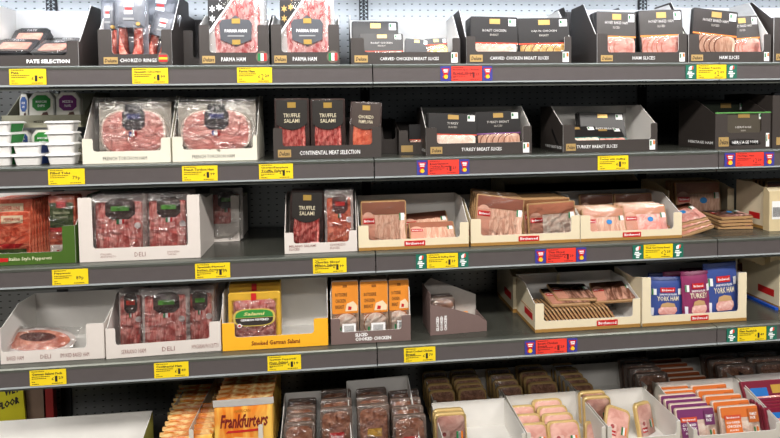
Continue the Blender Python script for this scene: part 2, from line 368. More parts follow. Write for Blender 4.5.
def st_germansalami(w, h):
    p = Pk('german_salami_pack', w, h, .012); p.slab('tray', mat((222, 176, 60), .4, .2), r=.006, bev=.002)
    p.slab('salami_slices', MSAL, .1, .05, .9, .86, y0=-.0012, y1=0, r=.01)
    p.fan(meatm((190, 100, 96), (232, 176, 168), 120), MRIMH, .1, .05, .9, .42, 3, y=-.0014)
    p.film(FILMX, .005, x0=.07, x1=.93, z0=.04, z1=.88, cr=.003, n=20)
    P = [(.5+.4*math.copysign(abs(math.cos(a))**.6, math.cos(a)), .56+.16*math.copysign(abs(math.sin(a))**.7, math.sin(a))) for a in [6.2832*k/24 for k in range(24)]]
    p.poly('label_rim', mat((206, 180, 90), .4), P, -.0068)
    p.poly('green_label', mat((52, 140, 60), .5), [(.5+(a-.5)*.9, .565+(b-.56)*.85) for a, b in P if b > .55], -.0076)
    p.poly('dark_label', mat((50, 44, 40), .5), [(.5+(a-.5)*.9, .555+(b-.56)*.85) for a, b in P if b < .565], -.0076)
    p.text('Salami', .3, .6, .7, .66, mat((230, 220, 150), .5), -.0086, shear=.2); p.text('GERMAN PEPPERED', .24, .5, .78, .54, y=-.0086)
    p.card('red_ribbon', REDB, .44, .86, .54, .99, -.003); p.disc('flag_roundel', WHT, .22, .42, .006, -.0078); p.disc('red_roundel', REDB, .22, .42, .0035, -.0086)
    return p.root
def st_tub(w=.07, h=.027, d=.11, sleeve=(42, 130, 60)):
    p = Pk('filler_tub', w, h, d); b = MB(); k = .0; V = []
    def ring(sx, y0, y1, z, r): return [(x, y, z) for x, y in rrect(-sx, y0, sx, y1, r, 3)]
    A = ring(w*.40, .006, d-.006, 0, .006); B = ring(w*.46, .002, d-.002, h*.78, .008); n = len(A)
    b.add((A+B, [(i, (i+1) % n, n+(i+1) % n, n+i) for i in range(n)]+[tuple(reversed(range(n))), tuple(range(n, 2*n))]))
    b.build('tub_body', mat((232, 230, 228), .4, var=.02), p.root)
    A = ring(w*.5, -.003, d+.003, h*.8, .008); B = ring(w*.5, -.003, d+.003, h*.88, .008); C = ring(w*.45, .003, d-.003, h*.995, .007)
    b = MB(); Fc = []
    for q in range(2): Fc += [(q*n+i, q*n+(i+1) % n, q*n+n+(i+1) % n, q*n+n+i) for i in range(n)]
    b.add((A+B+C, Fc+[tuple(reversed(range(n))), tuple(range(2*n, 3*n))])); b.build('lid', mat((244, 244, 244), .4, var=.02), p.root)
    for sg in (-1, 1):
        V = [(sg*(w*.405+.001), .015, .001), (sg*(w*.405+.001), d-.015, .001), (sg*(w*.465+.001), d-.012, h*.78), (sg*(w*.465+.001), .012, h*.78)]
        Fc = [(0, 1, 2, 3) if sg > 0 else (3, 2, 1, 0)]
        mesh('side_label', V, Fc, mat(sleeve, .5), p.root)
    return p.root
def st_oct(w, h, col, word):
    p = Pk('dip_pack', w, h, .02); p.poly('pot', mat((200, 200, 196), .4), octa(0, 0, 1, 1, .2), .018, .018)
    p.poly('lid_card', mat((226, 224, 214), .5), octa(.04, .03, .96, .97, .2), -.0004); p.poly('colour_label', mat(col, .5), octa(.14, .45, .86, .9, .25), -.0014)
    p.text(word[0], .28, .68, .72, .75, y=-.0024); p.text(word[1], .36, .56, .64, .63, y=-.0024)
    p.poly('food_picture', mat((186, 110, 70), .6), [(.3, .1), (.72, .1), (.8, .3), (.62, .4), (.4, .28)], -.0014)
    p.poly('food_garnish', mat((80, 50, 40), .6), [(.5, .25), (.8, .28), (.74, .42), (.56, .4)], -.0021)
    return p.root
def st_pate(w=.1, h=.075, t=.028):
    p = Pk('pate_pack', w, h, t); p.poly('tray', BLK, octa(0, 0, 1, 1, .14), t, t); p.poly('tray_rim', mat((56, 58, 60), .3), octa(-.02, -.02, 1.02, 1.02, .14), .002, .0025)
    p.slab('pate_block', meatm((214, 150, 132), (234, 182, 164), 60), .14, .2, .86, .7, y0=-.0035, y1=0, r=.004); p.card('top_card', mat((60, 62, 62), .4), .1, .74, .9, .95, -.0025)
    p.text('PATE', .36, .79, .64, .9, y=-.0035); p.card('lower_card', mat((86, 84, 78), .4), .1, .04, .9, .17, -.0025); p.film(FILMS, .004, y=-.003, cr=.0015)
    return p.root
def st_chorizo(w, h, seed=1, name='chorizo_ring_bag'):
    p = Pk(name, w, h, .03)
    mesh('backing', *prism(rrect(-w/2, 0, w/2, h, .004), .016, .018), mat((150, 152, 158), .3, var=.1, bump=.5, scale=60), p.root)
    L = [(-.24*w, 0.002, .55*h)] + [(.24*w*math.cos(math.pi+math.pi*k/10), .002, .25*h+.2*h*math.sin(math.pi+math.pi*k/10)) for k in range(11)] + [(.24*w, .002, .55*h)]
    mesh('chorizo_ring', *tube(L, lambda f: .0135*(1-.25*abs(2*f-1)**6), 10), meatm((186, 76, 64), (226, 144, 126), 90), p.root, True)
    p.film(filmm(.9, .06, .16, (236, 238, 242)), .016, seed=seed, n=22, cr=.004, y=.006)
    p.curve = lambda x, z: .0165*(1-abs(x/(w/2))**4)*(1-abs(z/h*2-1)**4)
    p.poly('header_print', mat((104, 106, 112), .3, var=.12, bump=.6, scale=50), [(.03, .5), (.97, .5), (.98, .99), (.02, .99)], .003)
    p.card('name_bar', WHT, .36, .78, .66, .84, .0015); p.card('name_bar', WHT, .38, .68, .64, .73, .0015); p.card('name_bar', REDB, .4, .74, .62, .77, .0015)
    p.card('name_bar', mat((150, 150, 150), .5), .34, .6, .68, .63, .0015); p.disc('gold_sticker', GOLD, .8, .55, .005, .001)
    return p.root
def st_parma(w, h, inv=False):
    p = Pk('parma_ham_pack', w, h, .012); p.slab('tray', mat((226, 224, 224), .35, var=.02), r=.003)
    p.rashers(MPARMA, .12, .04, .93, .84, 5, y=-.0006)
    p.poly('corner_card', BLK, [(.0, .99), (.0, .4), (.62, .99)], -.004); p.poly('corner_stripe', WHT, [(.0, .4), (.0, .35), (.68, .99), (.62, .99)], -.0042)
    for k, (a, b) in enumerate(((.08, .88), (.22, .82), (.08, .68), (.36, .84), (.08, .56), (.2, .7))):
        P = []
        for i in range(12): P.append((a+(.06 if i % 2 else .03)*math.cos(i*.5236), b+(.05 if i % 2 else .02)*math.sin(i*.5236)))
        p.poly('corner_ornament', GOLD if inv else WHT, P, -.005)
    p.film(FILMS, .0035, seed=5 if inv else 4, n=16, cr=.0012)
    P = [(.5+(a-.5)*.82, .41+(b-.39)*.8) for a, b in [(.5, .15), (.66, .2), (.84, .25), (.86, .5), (.8, .56), (.62, .57), (.5, .63), (.38, .57), (.2, .56), (.14, .5), (.16, .25), (.34, .2)]]
    p.poly('centre_label', mat((74, 76, 82), .45), P, -.006); p.card('gold_crest', GLD2, .43, .5, .58, .56, -.007); p.card('gold_seal', GLD2, .43, .24, .58, .3, -.007)
    p.text('PARMA HAM', .3, .39, .7, .43, y=-.007); p.card('small_line', mat((170, 170, 170), .5), .35, .34, .65, .352, -.007)
    return p.root
def st_frank(w, h, front=True):
    p = Pk('frankfurter_pack', w, h, .02); n = 12
    def cv(x, z): return .006*max(0, 1-abs(x/(w/2))**3)*max(0, 1-abs(z/h*2-1)**4)
    p.curve = cv
    V = []; Fc = []
    for s_ in (1, -1):
        for j in range(n+1):
            for i in range(n+1):
                x = (i/n-.5)*w; z = j/n*h; V.append((x, (.009-s_*(.009+cv(x, z))) if 0 < j < n else .009-s_*.002, z))
    for s_ in range(2):
        o = s_*(n+1)**2
        for j in range(n):
            for i in range(n): k = o+j*(n+1)+i; q = (k, k+1, k+n+2, k+n+1); Fc.append(q if s_ == 0 else q[::-1])
    for i in range(n):
        a = n*(n+1)+i; b = (n+1)**2+a; Fc.append((a, a+1, b+1, b)); a = i*(n+1); b = a+(n+1)**2; Fc.append((a+n+1, a, b, b+n+1)); a += n; b += n; Fc.append((a, a+n+1, b+n+1, b))
    mesh('wrapper', V, Fc, meatm((226, 120, 30), (244, 196, 90), 16, (1.4, 1, .3), (.4, .6), .3), p.root, True)
    p.card('seal_strip', mat((226, 222, 216), .25, .5, bump=.6) if front else meatm((206, 120, 40), (246, 226, 160), 26, (1, 1, 2)), -.02, .94, 1.02, 1.03, -.001)
    p.text('Frankfurters', .1, .66, .92, .84, mat((120, 26, 20), .5), -.0015, shear=.25, bold=.03)
    p.text('AMERICAN', .34, .86, .62, .9, mat((190, 120, 30), .5), -.0015); p.poly('red_ribbon', REDB, [(.2, .6), (.8, .61), (.76, .64), (.24, .63)], -.0015)
    sm = mat((222, 132, 78), .4); bun = mat((232, 184, 120), .6)
    for k in range(3):
        z = .5-.13*k; P = [(.25+.03*k, z), (.3, z-.06), (.74, z-.1), (.84, z-.05), (.8, z+.01), (.36, z+.05)]; p.poly('bun_picture', bun, P, -.0012-.0006*k)
        P = [(.28+.03*k, z-.0), (.36, z-.04), (.76, z-.07), (.82, z-.04), (.76, z-.01), (.38, z+.03)]; p.poly('sausage_picture', sm, P, -.0018-.0006*k)
    return p.root
def st_patty(w, h, badge=True, dark=False, gold=False):
    p = Pk('clear_meat_pack', w, h, .014); p.slab('tray', mat((112, 94, 84), .3), r=.008, bev=.002)
    p.slab('meat_slices', meatm((128, 78, 54), (178, 122, 94), 60) if not dark else MDARKB, .07, .06, .93, .94, y0=-.002, y1=0, r=.018)
    if badge:
        p.poly('label', mat((150, 100, 80), .5), octa(.25, .3, .8, .74, .25), -.003); p.card('brand_badge', mat((206, 40, 40), .5) if not gold else mat((206, 160, 50), .4), .3, .46, .74, .6, -.004)
        if not gold: p.text('Birchwood', .33, .5, .71, .57, y=-.005)
        p.card('flag_sticker', REDB, .62, .12, .68, .26, -.004); p.card('flag_sticker', mat((230, 190, 60), .5), .68, .12, .74, .26, -.004); p.disc('round_sticker', mat((214, 210, 206), .5), .86, .18, .006, -.004)
    p.film(FILMX, .006, seed=8, n=18, cr=.003, y=-.004)
    return p.root
def st_band(w, h, col=(218, 118, 54), words=('COOKED', 'CHICKEN'), sub='SLICES'):
    p = Pk('cooked_meat_pack', w, h, .011); p.slab('tray', mat((228, 206, 190), .4), r=.007, bev=.002)
    p.rashers(MPALE, .05, .04, .95, .55, 3, y=-.0006); C = mat(col, .42)
    p.card('colour_header', C, .02, .66, .98, .98, -.001, .004); p.card('colour_block', C, .07, .18, .5, .66, -.0045)
    p.text(words[0], .1, .5, .46, .57, y=-.0055); p.text(words[1], .1, .38, .46, .46, y=-.0055); p.text(sub, .16, .28, .4, .33, y=-.0055)
    p.card('brand_badge', mat((206, 80, 50), .5), .07, .62, .5, .76, -.005); p.text('Birchwood', .12, .66, .45, .72, y=-.006)
    p.card('pack_panel', mat(tuple(int(v*.88) for v in col), .5), .7, .5, .96, .92, -.0045); p.text('FAMILY\nPACK', .74, .6, .92, .8, y=-.0055)
    p.card('green_flag', GRN, .8, .22, .84, .36, -.0045); p.card('orange_flag', ORG, .88, .22, .92, .36, -.0045)
    p.film(FILM, .003, z1=.66)
    return p.root
def st_pepperoni(w, h):
    p = Pk('pepperoni_pack', w, h, .008); p.slab('tray', MPEP, r=.007, bev=.001)
    p.card('name_label', mat((222, 206, 176), .5), .22, .78, .82, .93, -.001); p.text('PEPPERONI', .3, .82, .74, .89, mat((176, 60, 40), .5), -.002)
    p.card('green_print', mat((74, 92, 40), .5), .04, .02, .92, .28, -.001); p.text('Pepperoni', .2, .14, .8, .22, mat((214, 210, 150), .5), -.002)
    p.poly('red_print', REDB, [(.3, .3), (.7, .3), (.84, .38), (.16, .38)], -.001); p.film(FILMS, .003, cr=.001)
    return p.root
def st_pepgreen(w, h):
    p = Pk('italian_style_pepperoni_pack', w, h, .01); p.slab('tray', meatm((170, 70, 46), (206, 106, 74), 60), r=.006, bev=.001)
    p.card('green_card', mat((66, 80, 40), .5), .06, .52, .95, .9, -.0015); p.card('brand_badge', REDB, .32, .82, .68, .92, -.0025); p.text('Italian Style\nPepperoni', .2, .64, .82, .78, mat((206, 206, 170), .5), -.0025)
    p.poly('red_print', REDB, [(.06, .46), (.95, .46), (.95, .52), (.06, .52)], -.0015); p.card('white_foot', mat((226, 214, 206), .5), .05, .06, .95, .26, -.0015)
    p.disc('red_emblem', REDB, .35, .16, .004, -.003); p.disc('red_emblem', REDB, .62, .16, .004, -.003); p.film(FILMX, .005, cr=.002)
    return p.root
# ------------------------------------------------------------------ cabinet
FZ = {1: ZO, 2: ZO-.2554, 3: ZO-.5141, 4: ZO-.7733}; LV = {k: v+.005 for k, v in FZ.items()}; DECK = ZO-1.13; LV[5] = DECK
YB = .39
tag(mesh('wall_back', *boxvf(-2.6, YB, DECK-.05, 3.6, YB+.02, ZO+.6), pegm()), kind='structure')
tag(mesh('floor', *boxvf(-5, -6, -.02, 6, 1, 0), mat((150, 146, 140), .3)), kind='structure')
tag(mesh('wall_left', *boxvf(-2.64, -.1, 0, -2.6, YB+.02, ZO+.6), mat((60, 60, 60), .5)), kind='structure')
tag(mesh('wall_right', *boxvf(3.6, -.1, 0, 3.64, YB+.02, ZO+.6), mat((60, 60, 60), .5)), kind='structure')
tag(mesh('ceiling', *boxvf(-2.6, -.1, ZO+.42, 3.6, YB, ZO+.44), mat((225, 225, 225), .5)), kind='structure')
tag(mesh('trim_1', *boxvf(-2.6, -.1, 0, 3.6, YB, DECK-.002), mat((52, 50, 50), .5)), kind='structure')
dk = mat((24, 25, 27), .4, .3); lt = mat((150, 158, 160), .3, .6)
for i, X in enumerate((-2, -1, 0, 1, 2, 3)):
    a = mesh('trim_%d' % (i+2), *boxvf(X-.0155, YB-.006, DECK, X+.0155, YB-.0003, ZO+.41), dk); tag(a, kind='structure')
    b = MB()
    z = ZO-.05
    while z < ZO+.4:
        for s in (-1, 1):
            b.box(X+s*.008-.0035, YB-.0068, z, X+s*.008+.0035, YB-.006, z+.0045); z2 = z+.006
            b.add(prism([(X+s*.008-.001, z2-.001), (X+s*.008+.001, z2-.001), (X+s*.002+.001, z2+.005), (X+s*.002-.001, z2+.005)], YB-.0068, YB-.006))
        z += .0125
    b.build('slot_pattern', lt, a)
board = mat((74, 75, 69), .25, .2, var=.05); railm = mat((86, 80, 80), .4, .0, var=.05, spec=.6); lip = mat((98, 101, 94), .3, .5); edge = mat((178, 186, 188), .25, .2, var=.02); under = mat((92, 95, 90), .4, .3)
SN = {1: 'top', 2: 'second', 3: 'third', 4: 'fourth'}
BN = {-2: 'far left', -1: 'left', 0: 'middle', 1: 'right', 2: 'far right'}
for lv in (1, 2, 3, 4):
    z = FZ[lv]; zb = LV[lv]
    for bay in (-2, -1, 0, 1, 2):
        if bay in (-2, 2) : continue
        r = empty('refrigerated_shelf', (bay, 0, z))
        tag(r, 'long grey metal shelf with ticket rail, %s shelf of the %s bay' % (SN[lv], BN[bay]), 'shelf', 'metal shelves of the chilled cabinet')
        x0, x1 = .0015, .9985
        b = MB()
        b.box(x0, .022, -.02, x1, YB-.008, .005); b.build('shelf_board', board, r)
        V = [(x, y, zz) for x in (x0, x1) for y, zz in ((0, 0), (.003, .0035), (.022, .0048), (.022, -.006), (0, -.006))]
        mesh('front_lip', V, [(0, 5, 6, 1), (1, 6, 7, 2), (2, 7, 8, 3), (3, 8, 9, 4), (4, 9, 5, 0), (0, 1, 2, 3, 4), (9, 8, 7, 6, 5)], lip, r)
        mesh('ticket_rail', *boxvf(x0, .001, -.0455, x1, .012, -.006), railm, r)
        mesh('rail_edge', *boxvf(x0, -.001, -.0485, x1, .012, -.0445), edge, r)
        mesh('lower_strip', *boxvf(x0, .008, -.0575, x1, .02, -.0505), under, r)
# lamps of the cabinet and of the shop
for X in (-1.5, -.5, .5, 1.5, 2.5):
    r = empty('tube_lamp', (X, -.06, ZO+.272)); tag(r, 'tubular lamp under the cabinet canopy', 'lamp', 'canopy lamps')
    mesh('tube', *tube([(-.48, 0, 0), (.48, 0, 0)], .012, 10), emis((236, 243, 255), 30), r, True)
    mesh('holder', *boxvf(-.5, -.01, .014, .5, .01, .15), mat((220, 220, 220), .5), r)
def area(loc, sx, sy, e, tgt=None, col=(1, .97, .93)):
    l = bpy.data.lights.new('shop_light', 'AREA'); l.shape = 'RECTANGLE'; l.size = sx; l.size_y = sy; l.energy = e; l.color = col
    o = bpy.data.objects.new('shop_light', l); COL.objects.link(o); o.location = loc
    if tgt: o.rotation_euler = (Vector(tgt)-Vector(loc)).to_track_quat('-Z', 'Y').to_euler()
    return o
for X in (-2.2, 0, 2.2):
    area((X, -1.9, 2.95), 1.6, .2, 56, (X, 0, 1.0), (1, .95, .89)); area((X, -3.6, 3.1), 1.5, .2, 18, (X, 0, 1.0), (1, .95, .89))
w = bpy.data.worlds.new('shop'); SC.world = w; w.use_nodes = True; w.node_tree.nodes['Background'].inputs[0].default_value = (.9, .95, 1, 1); w.node_tree.nodes['Background'].inputs[1].default_value = .045
# ------------------------------------------------------------------ price tickets
YEL = mat((242, 212, 24), .5, var=.02); RED = mat((238, 62, 48), .5, var=.02); PUR = mat((60, 60, 150), .5, var=.02); DG = mat((24, 108, 88), .5, var=.02); INKB = mat((96, 78, 20), .6); INKR = mat((110, 24, 24), .6)
def ticket(lv, xl, xr, title, price, pence, where, red=False, promo=None):
    z = FZ[lv]; zt = z-.0035; zb = z-.0435; X0 = Xat(xl, -.002, z-.024); X1 = Xat(xr, -.002, z-.024); W = X1-X0; H = zt-zb
    col = 'red' if red else 'yellow'; ink = INKR if red else INK
    t = mesh('price_ticket', *prism(rrect(0, 0, W, H, .0008, 2), -.0012, -.0002), RED if red else YEL); t.location = (X0, 0, zb)
    tag(t, '%s price ticket %s' % (col, where), 'price ticket', 'price tickets on the shelf rails')
    y = -.0014
    lines = title.split('|')
    for i, s in enumerate(lines): text(s, W*.06, H*(.67-.2*i), W*.06+W*min(.84, len(s)*.05), H*(.83-.2*i), ink, t, y, bold=.03)
    if price.startswith('£'):
        text('£', W*.6, H*.32, W*.66, H*.5, ink, t, y); text(price[1:], W*.69, H*.2, W*.76, H*.58, ink, t, y, bold=.0); text(pence, W*.79, H*.36, W*.92, H*.54, ink, t, y)
    else: text(price, W*.66, H*.26, W*.88, H*.56, ink, t, y, bold=.01)
    b = MB(); rnd = random.Random(int(xl))
    for fx0, fx1, fz in ((.06, .4, .9), (.06, .55, .42 if len(lines) > 1 else .56), (.06, .46, .3 if len(lines) > 1 else .44), (.06, .14, .22), (.06, .24, .08), (.6, .9, .08)):
        x = fx0
        while x < fx1: l = rnd.uniform(.02, .06); b.box(W*x, y-.0003, H*fz, W*min(fx1, x+l), y, H*(fz+.045)); x += l+.012
    b.build('fine_print', INKR if red else INKB, t)
    if promo:
        for sd, a, c in ((0, xl-11, xl-.6), (1, xr+.6, xr+10.5)):
            A = Xat(a, -.002, z-.024); B = Xat(c, -.002, z-.024); w_ = B-A
            q = mesh('promotion_flash', *prism(rrect(0, 0, w_, H, .0006, 2), -.001, -.0002), PUR if promo == 'p' else DG); q.location = (A, 0, zb)
            tag(q, '%s card %s of the ticket %s' % ('purple' if promo == 'p' else 'green', 'left' if sd == 0 else 'right', where), 'shelf card', 'promotion cards on the shelf rails')
            if promo == 'p':
                mesh('red_shield', *prism([(w_*.32, H*.42), (w_*.68, H*.42), (w_*.9, H*.86), (w_*.1, H*.86)], -.0018, -.001), REDB, q)
                mesh('yellow_disc', *prism([(w_*.52+.2*w_*math.cos(k*.524), H*.28+.2*w_*math.sin(k*.524)) for k in range(12)], -.0024, -.0016), mat((250, 200, 40), .5), q)
                mesh('red_disc', *prism([(w_*.38+.17*w_*math.cos(k*.524), H*.28+.19*w_*math.sin(k*.524)) for k in range(12)], -.002, -.0014), REDB, q)
                b = MB(); b.box(w_*.28, -.0022, H*.7, w_*.72, -.0018, H*.78).box(w_*.32, -.0022, H*.58, w_*.7, -.0018, H*.65); b.build('white_print', WTXT, q)
            else:
                mesh('white_map', *prism([(w_*.3, H*.6), (w_*.52, H*.62), (w_*.6, H*.92), (w_*.42, H*.9), (w_*.28, H*.78)], -.0016, -.001), WTXT, q)
                mesh('orange_map', *prism([(w_*.53, H*.64), (w_*.72, H*.7), (w_*.74, H*.9), (w_*.6, H*.93)], -.0016, -.001), mat((230, 70, 50), .5), q)
                b = MB()
                for k, (u, v) in enumerate(((.2, .6), (.15, .8), (.3, .65), (.3, .6))): b.box(w_*u, -.0014, H*(.44-.12*k), w_*v, -.001, H*(.52-.12*k))
                b.build('white_print', WTXT, q)
ticket(1, 9, 46, 'Pate', '£1', '49', 'below the pate selection tray')
ticket(1, 132, 168, 'Spanish Chorizo', '£1', '99', 'below the chorizo rings tray')
ticket(1, 237, 272, 'Parma Ham', '£2', '29', 'below the left parma ham tray')
ticket(1, 451.5, 482, 'Roast/Cajun Chicken|Breast Slices', '£1', '29', 'between the two carved chicken trays', True, 'p')
ticket(1, 697, 726.5, 'Premium Topside', '£2', '09', 'below the right ham slices tray', False, 'g')
ticket(2, 48, 84.5, 'Filled Tubs', '79p', '', 'below the white plastic tubs')
ticket(2, 182, 217.5, 'French Torchon Ham', '£1', '99', 'below the second torchon ham tray')
ticket(2, 259, 293, 'Chorizo/Pamplona|Truffle Salami', '£1', '99', 'below the continental meat selection tray')
ticket(2, 428, 459, 'Roast/Gammon|Turkey Breast', '£1', '29', 'below the left turkey breast tray', True, 'p')
ticket(2, 598, 628.5, 'Turkey with Stuffing', '£1', '99', 'below the right-hand turkey breast slices tray')
ticket(2, 736, 764, 'Heritage Ham', '£2', '29', 'below the heritage ham tray', True, 'p')
ticket(3, 52, 88, 'Pepperoni', '89p', '', 'below the green pepperoni tray')
ticket(3, 195, 230, 'Spanish Platter/|Italian Antipasto', '£1', '99', 'right of the white antipasto tray, under the gap')
ticket(3, 313, 346.5, 'Chorizo Slices/|Milano Salami', '£1', '99', 'below the milano salami tray')
ticket(3, 427, 458, 'Chicken & Stuffing Slices', '£1', '29', 'below the half-empty cream tray', False, 'g')
ticket(3, 546.5, 576, 'Thin Sliced|Chicken/Turkey', '£1', '29', 'below the middle cream tray of the third shelf', True, 'p')
ticket(3, 644, 673, 'Thick Cut Honey Roast', '£2', '29', 'below the cream tray of packs with blue dots', False, 'g')
ticket(4, 29.5, 66, 'German Salami Pack', '£1', '29', 'below the nearly empty white tray')
ticket(4, 154, 188.5, 'Continental Ham', '£1', '49', 'below the serrano ham tray')
ticket(4, 267.5, 301, 'German Peppered/|Plum Salami', '£1', '19', 'below the yellow salami tray')
ticket(4, 404, 435.5, 'Sliced Cooked Chicken|Breast', '£1', '79', 'right of the sliced cooked chicken tray')
ticket(4, 536, 567, 'Roast Chicken|Breast', '£1', '29', 'below the tray of fanned packs', True, 'p')
ticket(4, 738, 766.5, 'Ham Sandwich', '£1', '49', 'right of the sandwich pouch tray', False, 'g')
# ------------------------------------------------------------------ display trays
DARK = mat((60, 54, 51), .5, var=.04); CREAM = mat((230, 217, 187), .5, var=.03); DELI = mat((222, 214, 208), .5, var=.02); INW = mat((228, 226, 222), .6, var=.02); BROWN = mat((166, 124, 62), .5); LOGO = mat((206, 172, 112), .35, .4)
class Tray: pass
def tray_geo(X0, X1, Y0, dp, Z, hc, hs, hb, ext, inn, sw, label, slope=(.05, .5), sback=None, front_fn=None, group=None, rot=0, name='display_tray', frac=None):
    r = empty(name, ((X0+X1)/2, Y0, Z)); r.rotation_euler = (0, 0, rot); W = X1-X0; th = .0018; a = -W/2; b = W/2
    tag(r, label, 'cardboard tray', group or 'cardboard display trays')
    def panel(nm, P, y0, y1, flip=False):
        V, Fc = prism(P, y0, y1); n = len(Fc); I = [1]*n; I[-2] = 0 if not flip else 1; I[-1] = 1 if not flip else 0
        return mesh(nm, V, Fc, [ext, inn], r, False, I)
    s0, s1 = sw if isinstance(sw, tuple) else (sw, sw); P = [(a, 0), (b, 0), (b, hs)]
    rr = min(.008, (hs-hc)*.4) if hs > hc else 0
    if rr > 0:
        for k in range(4): g = math.radians(90*k/3); P.append((b-s1+rr*.5-rr*.5*math.sin(g), hs-rr*.5+rr*.5*math.cos(g)))
        for k in range(4): g = math.radians(90*k/3); P.append((b-s1-rr*(1-math.cos(g)), hc+rr-rr*math.sin(g)))
        for k in range(4): g = math.radians(90*k/3); P.append((a+s0+rr-rr*math.sin(g), hc+rr-rr*math.cos(g)))
        for k in range(4): g = math.radians(90*k/3); P.append((a+s0-rr*.5+rr*.5*math.cos(g), hs-rr*.5+rr*.5*math.sin(g)))
    P.append((a, hs)); front = panel('front_panel', P, 0, th)
    panel('back_panel', [(a+th, 0), (b-th, 0), (b-th, hb), (a+th, hb)], dp-th, dp, True)
    d0, d1 = slope; hq = sback if sback is not None else hb
    prof = [(th, 0), (dp-th, 0), (dp-th, hq), (dp*d1, hq), (dp*d0+th, hs), (th, hs)]
    for sg, nm in ((a, 'side_panel'), (b-th, 'side_panel')):
        n = len(prof); V = [(sg+e, y, z) for e in (0, th) for y, z in prof]
        Fc = [(i, n+i, n+(i+1) % n, (i+1) % n) for i in range(n)]+[tuple(range(n))[::-1], tuple(range(n, 2*n))]
        Fc = [f[::-1] for f in Fc]; I = [1]*n+([0, 1] if sg == a else [1, 0]); mesh(nm, V, Fc, [ext, inn], r, False, I)
    mesh('base_panel', *boxvf(a+th, th, 0.0003, b-th, dp-th, .0018), inn, r)
    t = Tray(); t.r = r; t.front = front; t.X0, t.X1, t.Y0, t.dp, t.Z, t.W = X0, X1, Y0, dp, Z, W; t.hc, t.hs, t.hb = hc, hs, hb
    return t
def tray(lv, xl, xr, cut, sh, bk, ext, inn, sw, label, Y0=.028, dp=.165, cs=None, **k):
    Z = LV[lv]+.0005; X0 = Xat(xl, Y0, Z); X1 = Xat(xr, Y0, Z); D = dist((X0+X1)/2, Y0, Z); s = D/F; Xm = (X0+X1)/2
    hb = Zat(bk, Xm, Y0+dp)-Z if bk is not None else sh*s*1.3
    if lv == 1: pass
    return tray_geo(X0+.0006, X1-.0006, Y0, dp, Z, cut*s, sh*s, hb, ext, inn, (sw[0]*s, sw[1]*s), label, **k)
def tt(t, s, x0, x1, z0, z1, m=WTXT, **k): return text(s, (x0-.5)*t.W, z0*t.hc, (x1-.5)*t.W, z1*t.hc, m, t.front, -.0006, **k)
def tcard(t, nm, m, x0, x1, z0, z1, y=-.0002, r=0.001): t.last = mesh(nm, *prism(rrect((x0-.5)*t.W, z0*t.hc, (x1-.5)*t.W, z1*t.hc, r, 3), y-.0006, y), m, t.r); return t.last
def deluxe(t, x0=.03, x1=.15, word=None, wx=(.3, .8), flag='ie', wz=(.28, .62)):
    tcard(t, 'logo_plate', LOGO, x0, x1, .16, .74); 
    text('Deluxe', (x0+.012-.5)*t.W, t.hc*.28, (x1-.012-.5)*t.W, t.hc*.6, INK, t.last, -.001, shear=.3)
    if word: tt(t, word, wx[0], wx[1], wz[0], wz[1], bold=.005)
    if flag == 'ie':
        tcard(t, 'origin_card', WHT, .915, .975, .1, .95); tcard(t, 'green_flag', GRN, .92, .935, .45, .85, -.0009, 0); tcard(t, 'orange_flag', ORG, .952, .97, .55, .88, -.0009, 0)
    elif flag:
        cx, cz, R_ = .4*t.W, t.hc*.62, t.hc*.5
        if flag == 'es': cx = .38*t.W
        mesh('roundel', *prism([(cx+R_*math.cos(k*.3927), cz+R_*math.sin(k*.3927)) for k in range(16)], -.001, 0), mat((110, 96, 84), .5), t.r)
        cols = ((30, 130, 70), (245, 245, 245), (206, 50, 50)) if flag == 'it' else None
        if cols:
            for k, c in enumerate(cols): mesh('flag_band', *boxvf(cx+R_*.7*(-1+2*k/3), -.0018, cz-R_*.6, cx+R_*.7*(-1+2*(k+1)/3), -.001, cz+R_*.6), mat(c, .5), t.r)
        else:
            for k, c in enumerate(((200, 40, 40), (245, 196, 40), (200, 40, 40))): mesh('flag_band', *boxvf(cx-R_*.7, -.0018, cz+R_*(-.6+.4*k), cx+R_*.7, -.001, cz+R_*(-.6+.4*(k+1))), mat(c, .5), t.r)
def birch(t, x0=.42, x1=.6, side=False):
    tcard(t, 'base_stripe', BROWN, 0.0, 1, 0.0, .3, 0.0, 0)
    tcard(t, 'brand_badge', REDB, x0, x1, .3, .82, -.0006, .002); text('Birchwood', (x0+.015-.5)*t.W, t.hc*.42, (x1-.015-.5)*t.W, t.hc*.7, WTXT, t.last, -.0016)
    if side:
        x = -t.W/2
        mesh('side_badge', *boxvf(x-.0006, t.dp*.12, t.hc*.9, x, t.dp*.5, t.hc*1.5), REDB, t.r); mesh('side_stripe', *boxvf(x-.0004, .001, 0, x, t.dp-.001, t.hc*.3), BROWN, t.r)
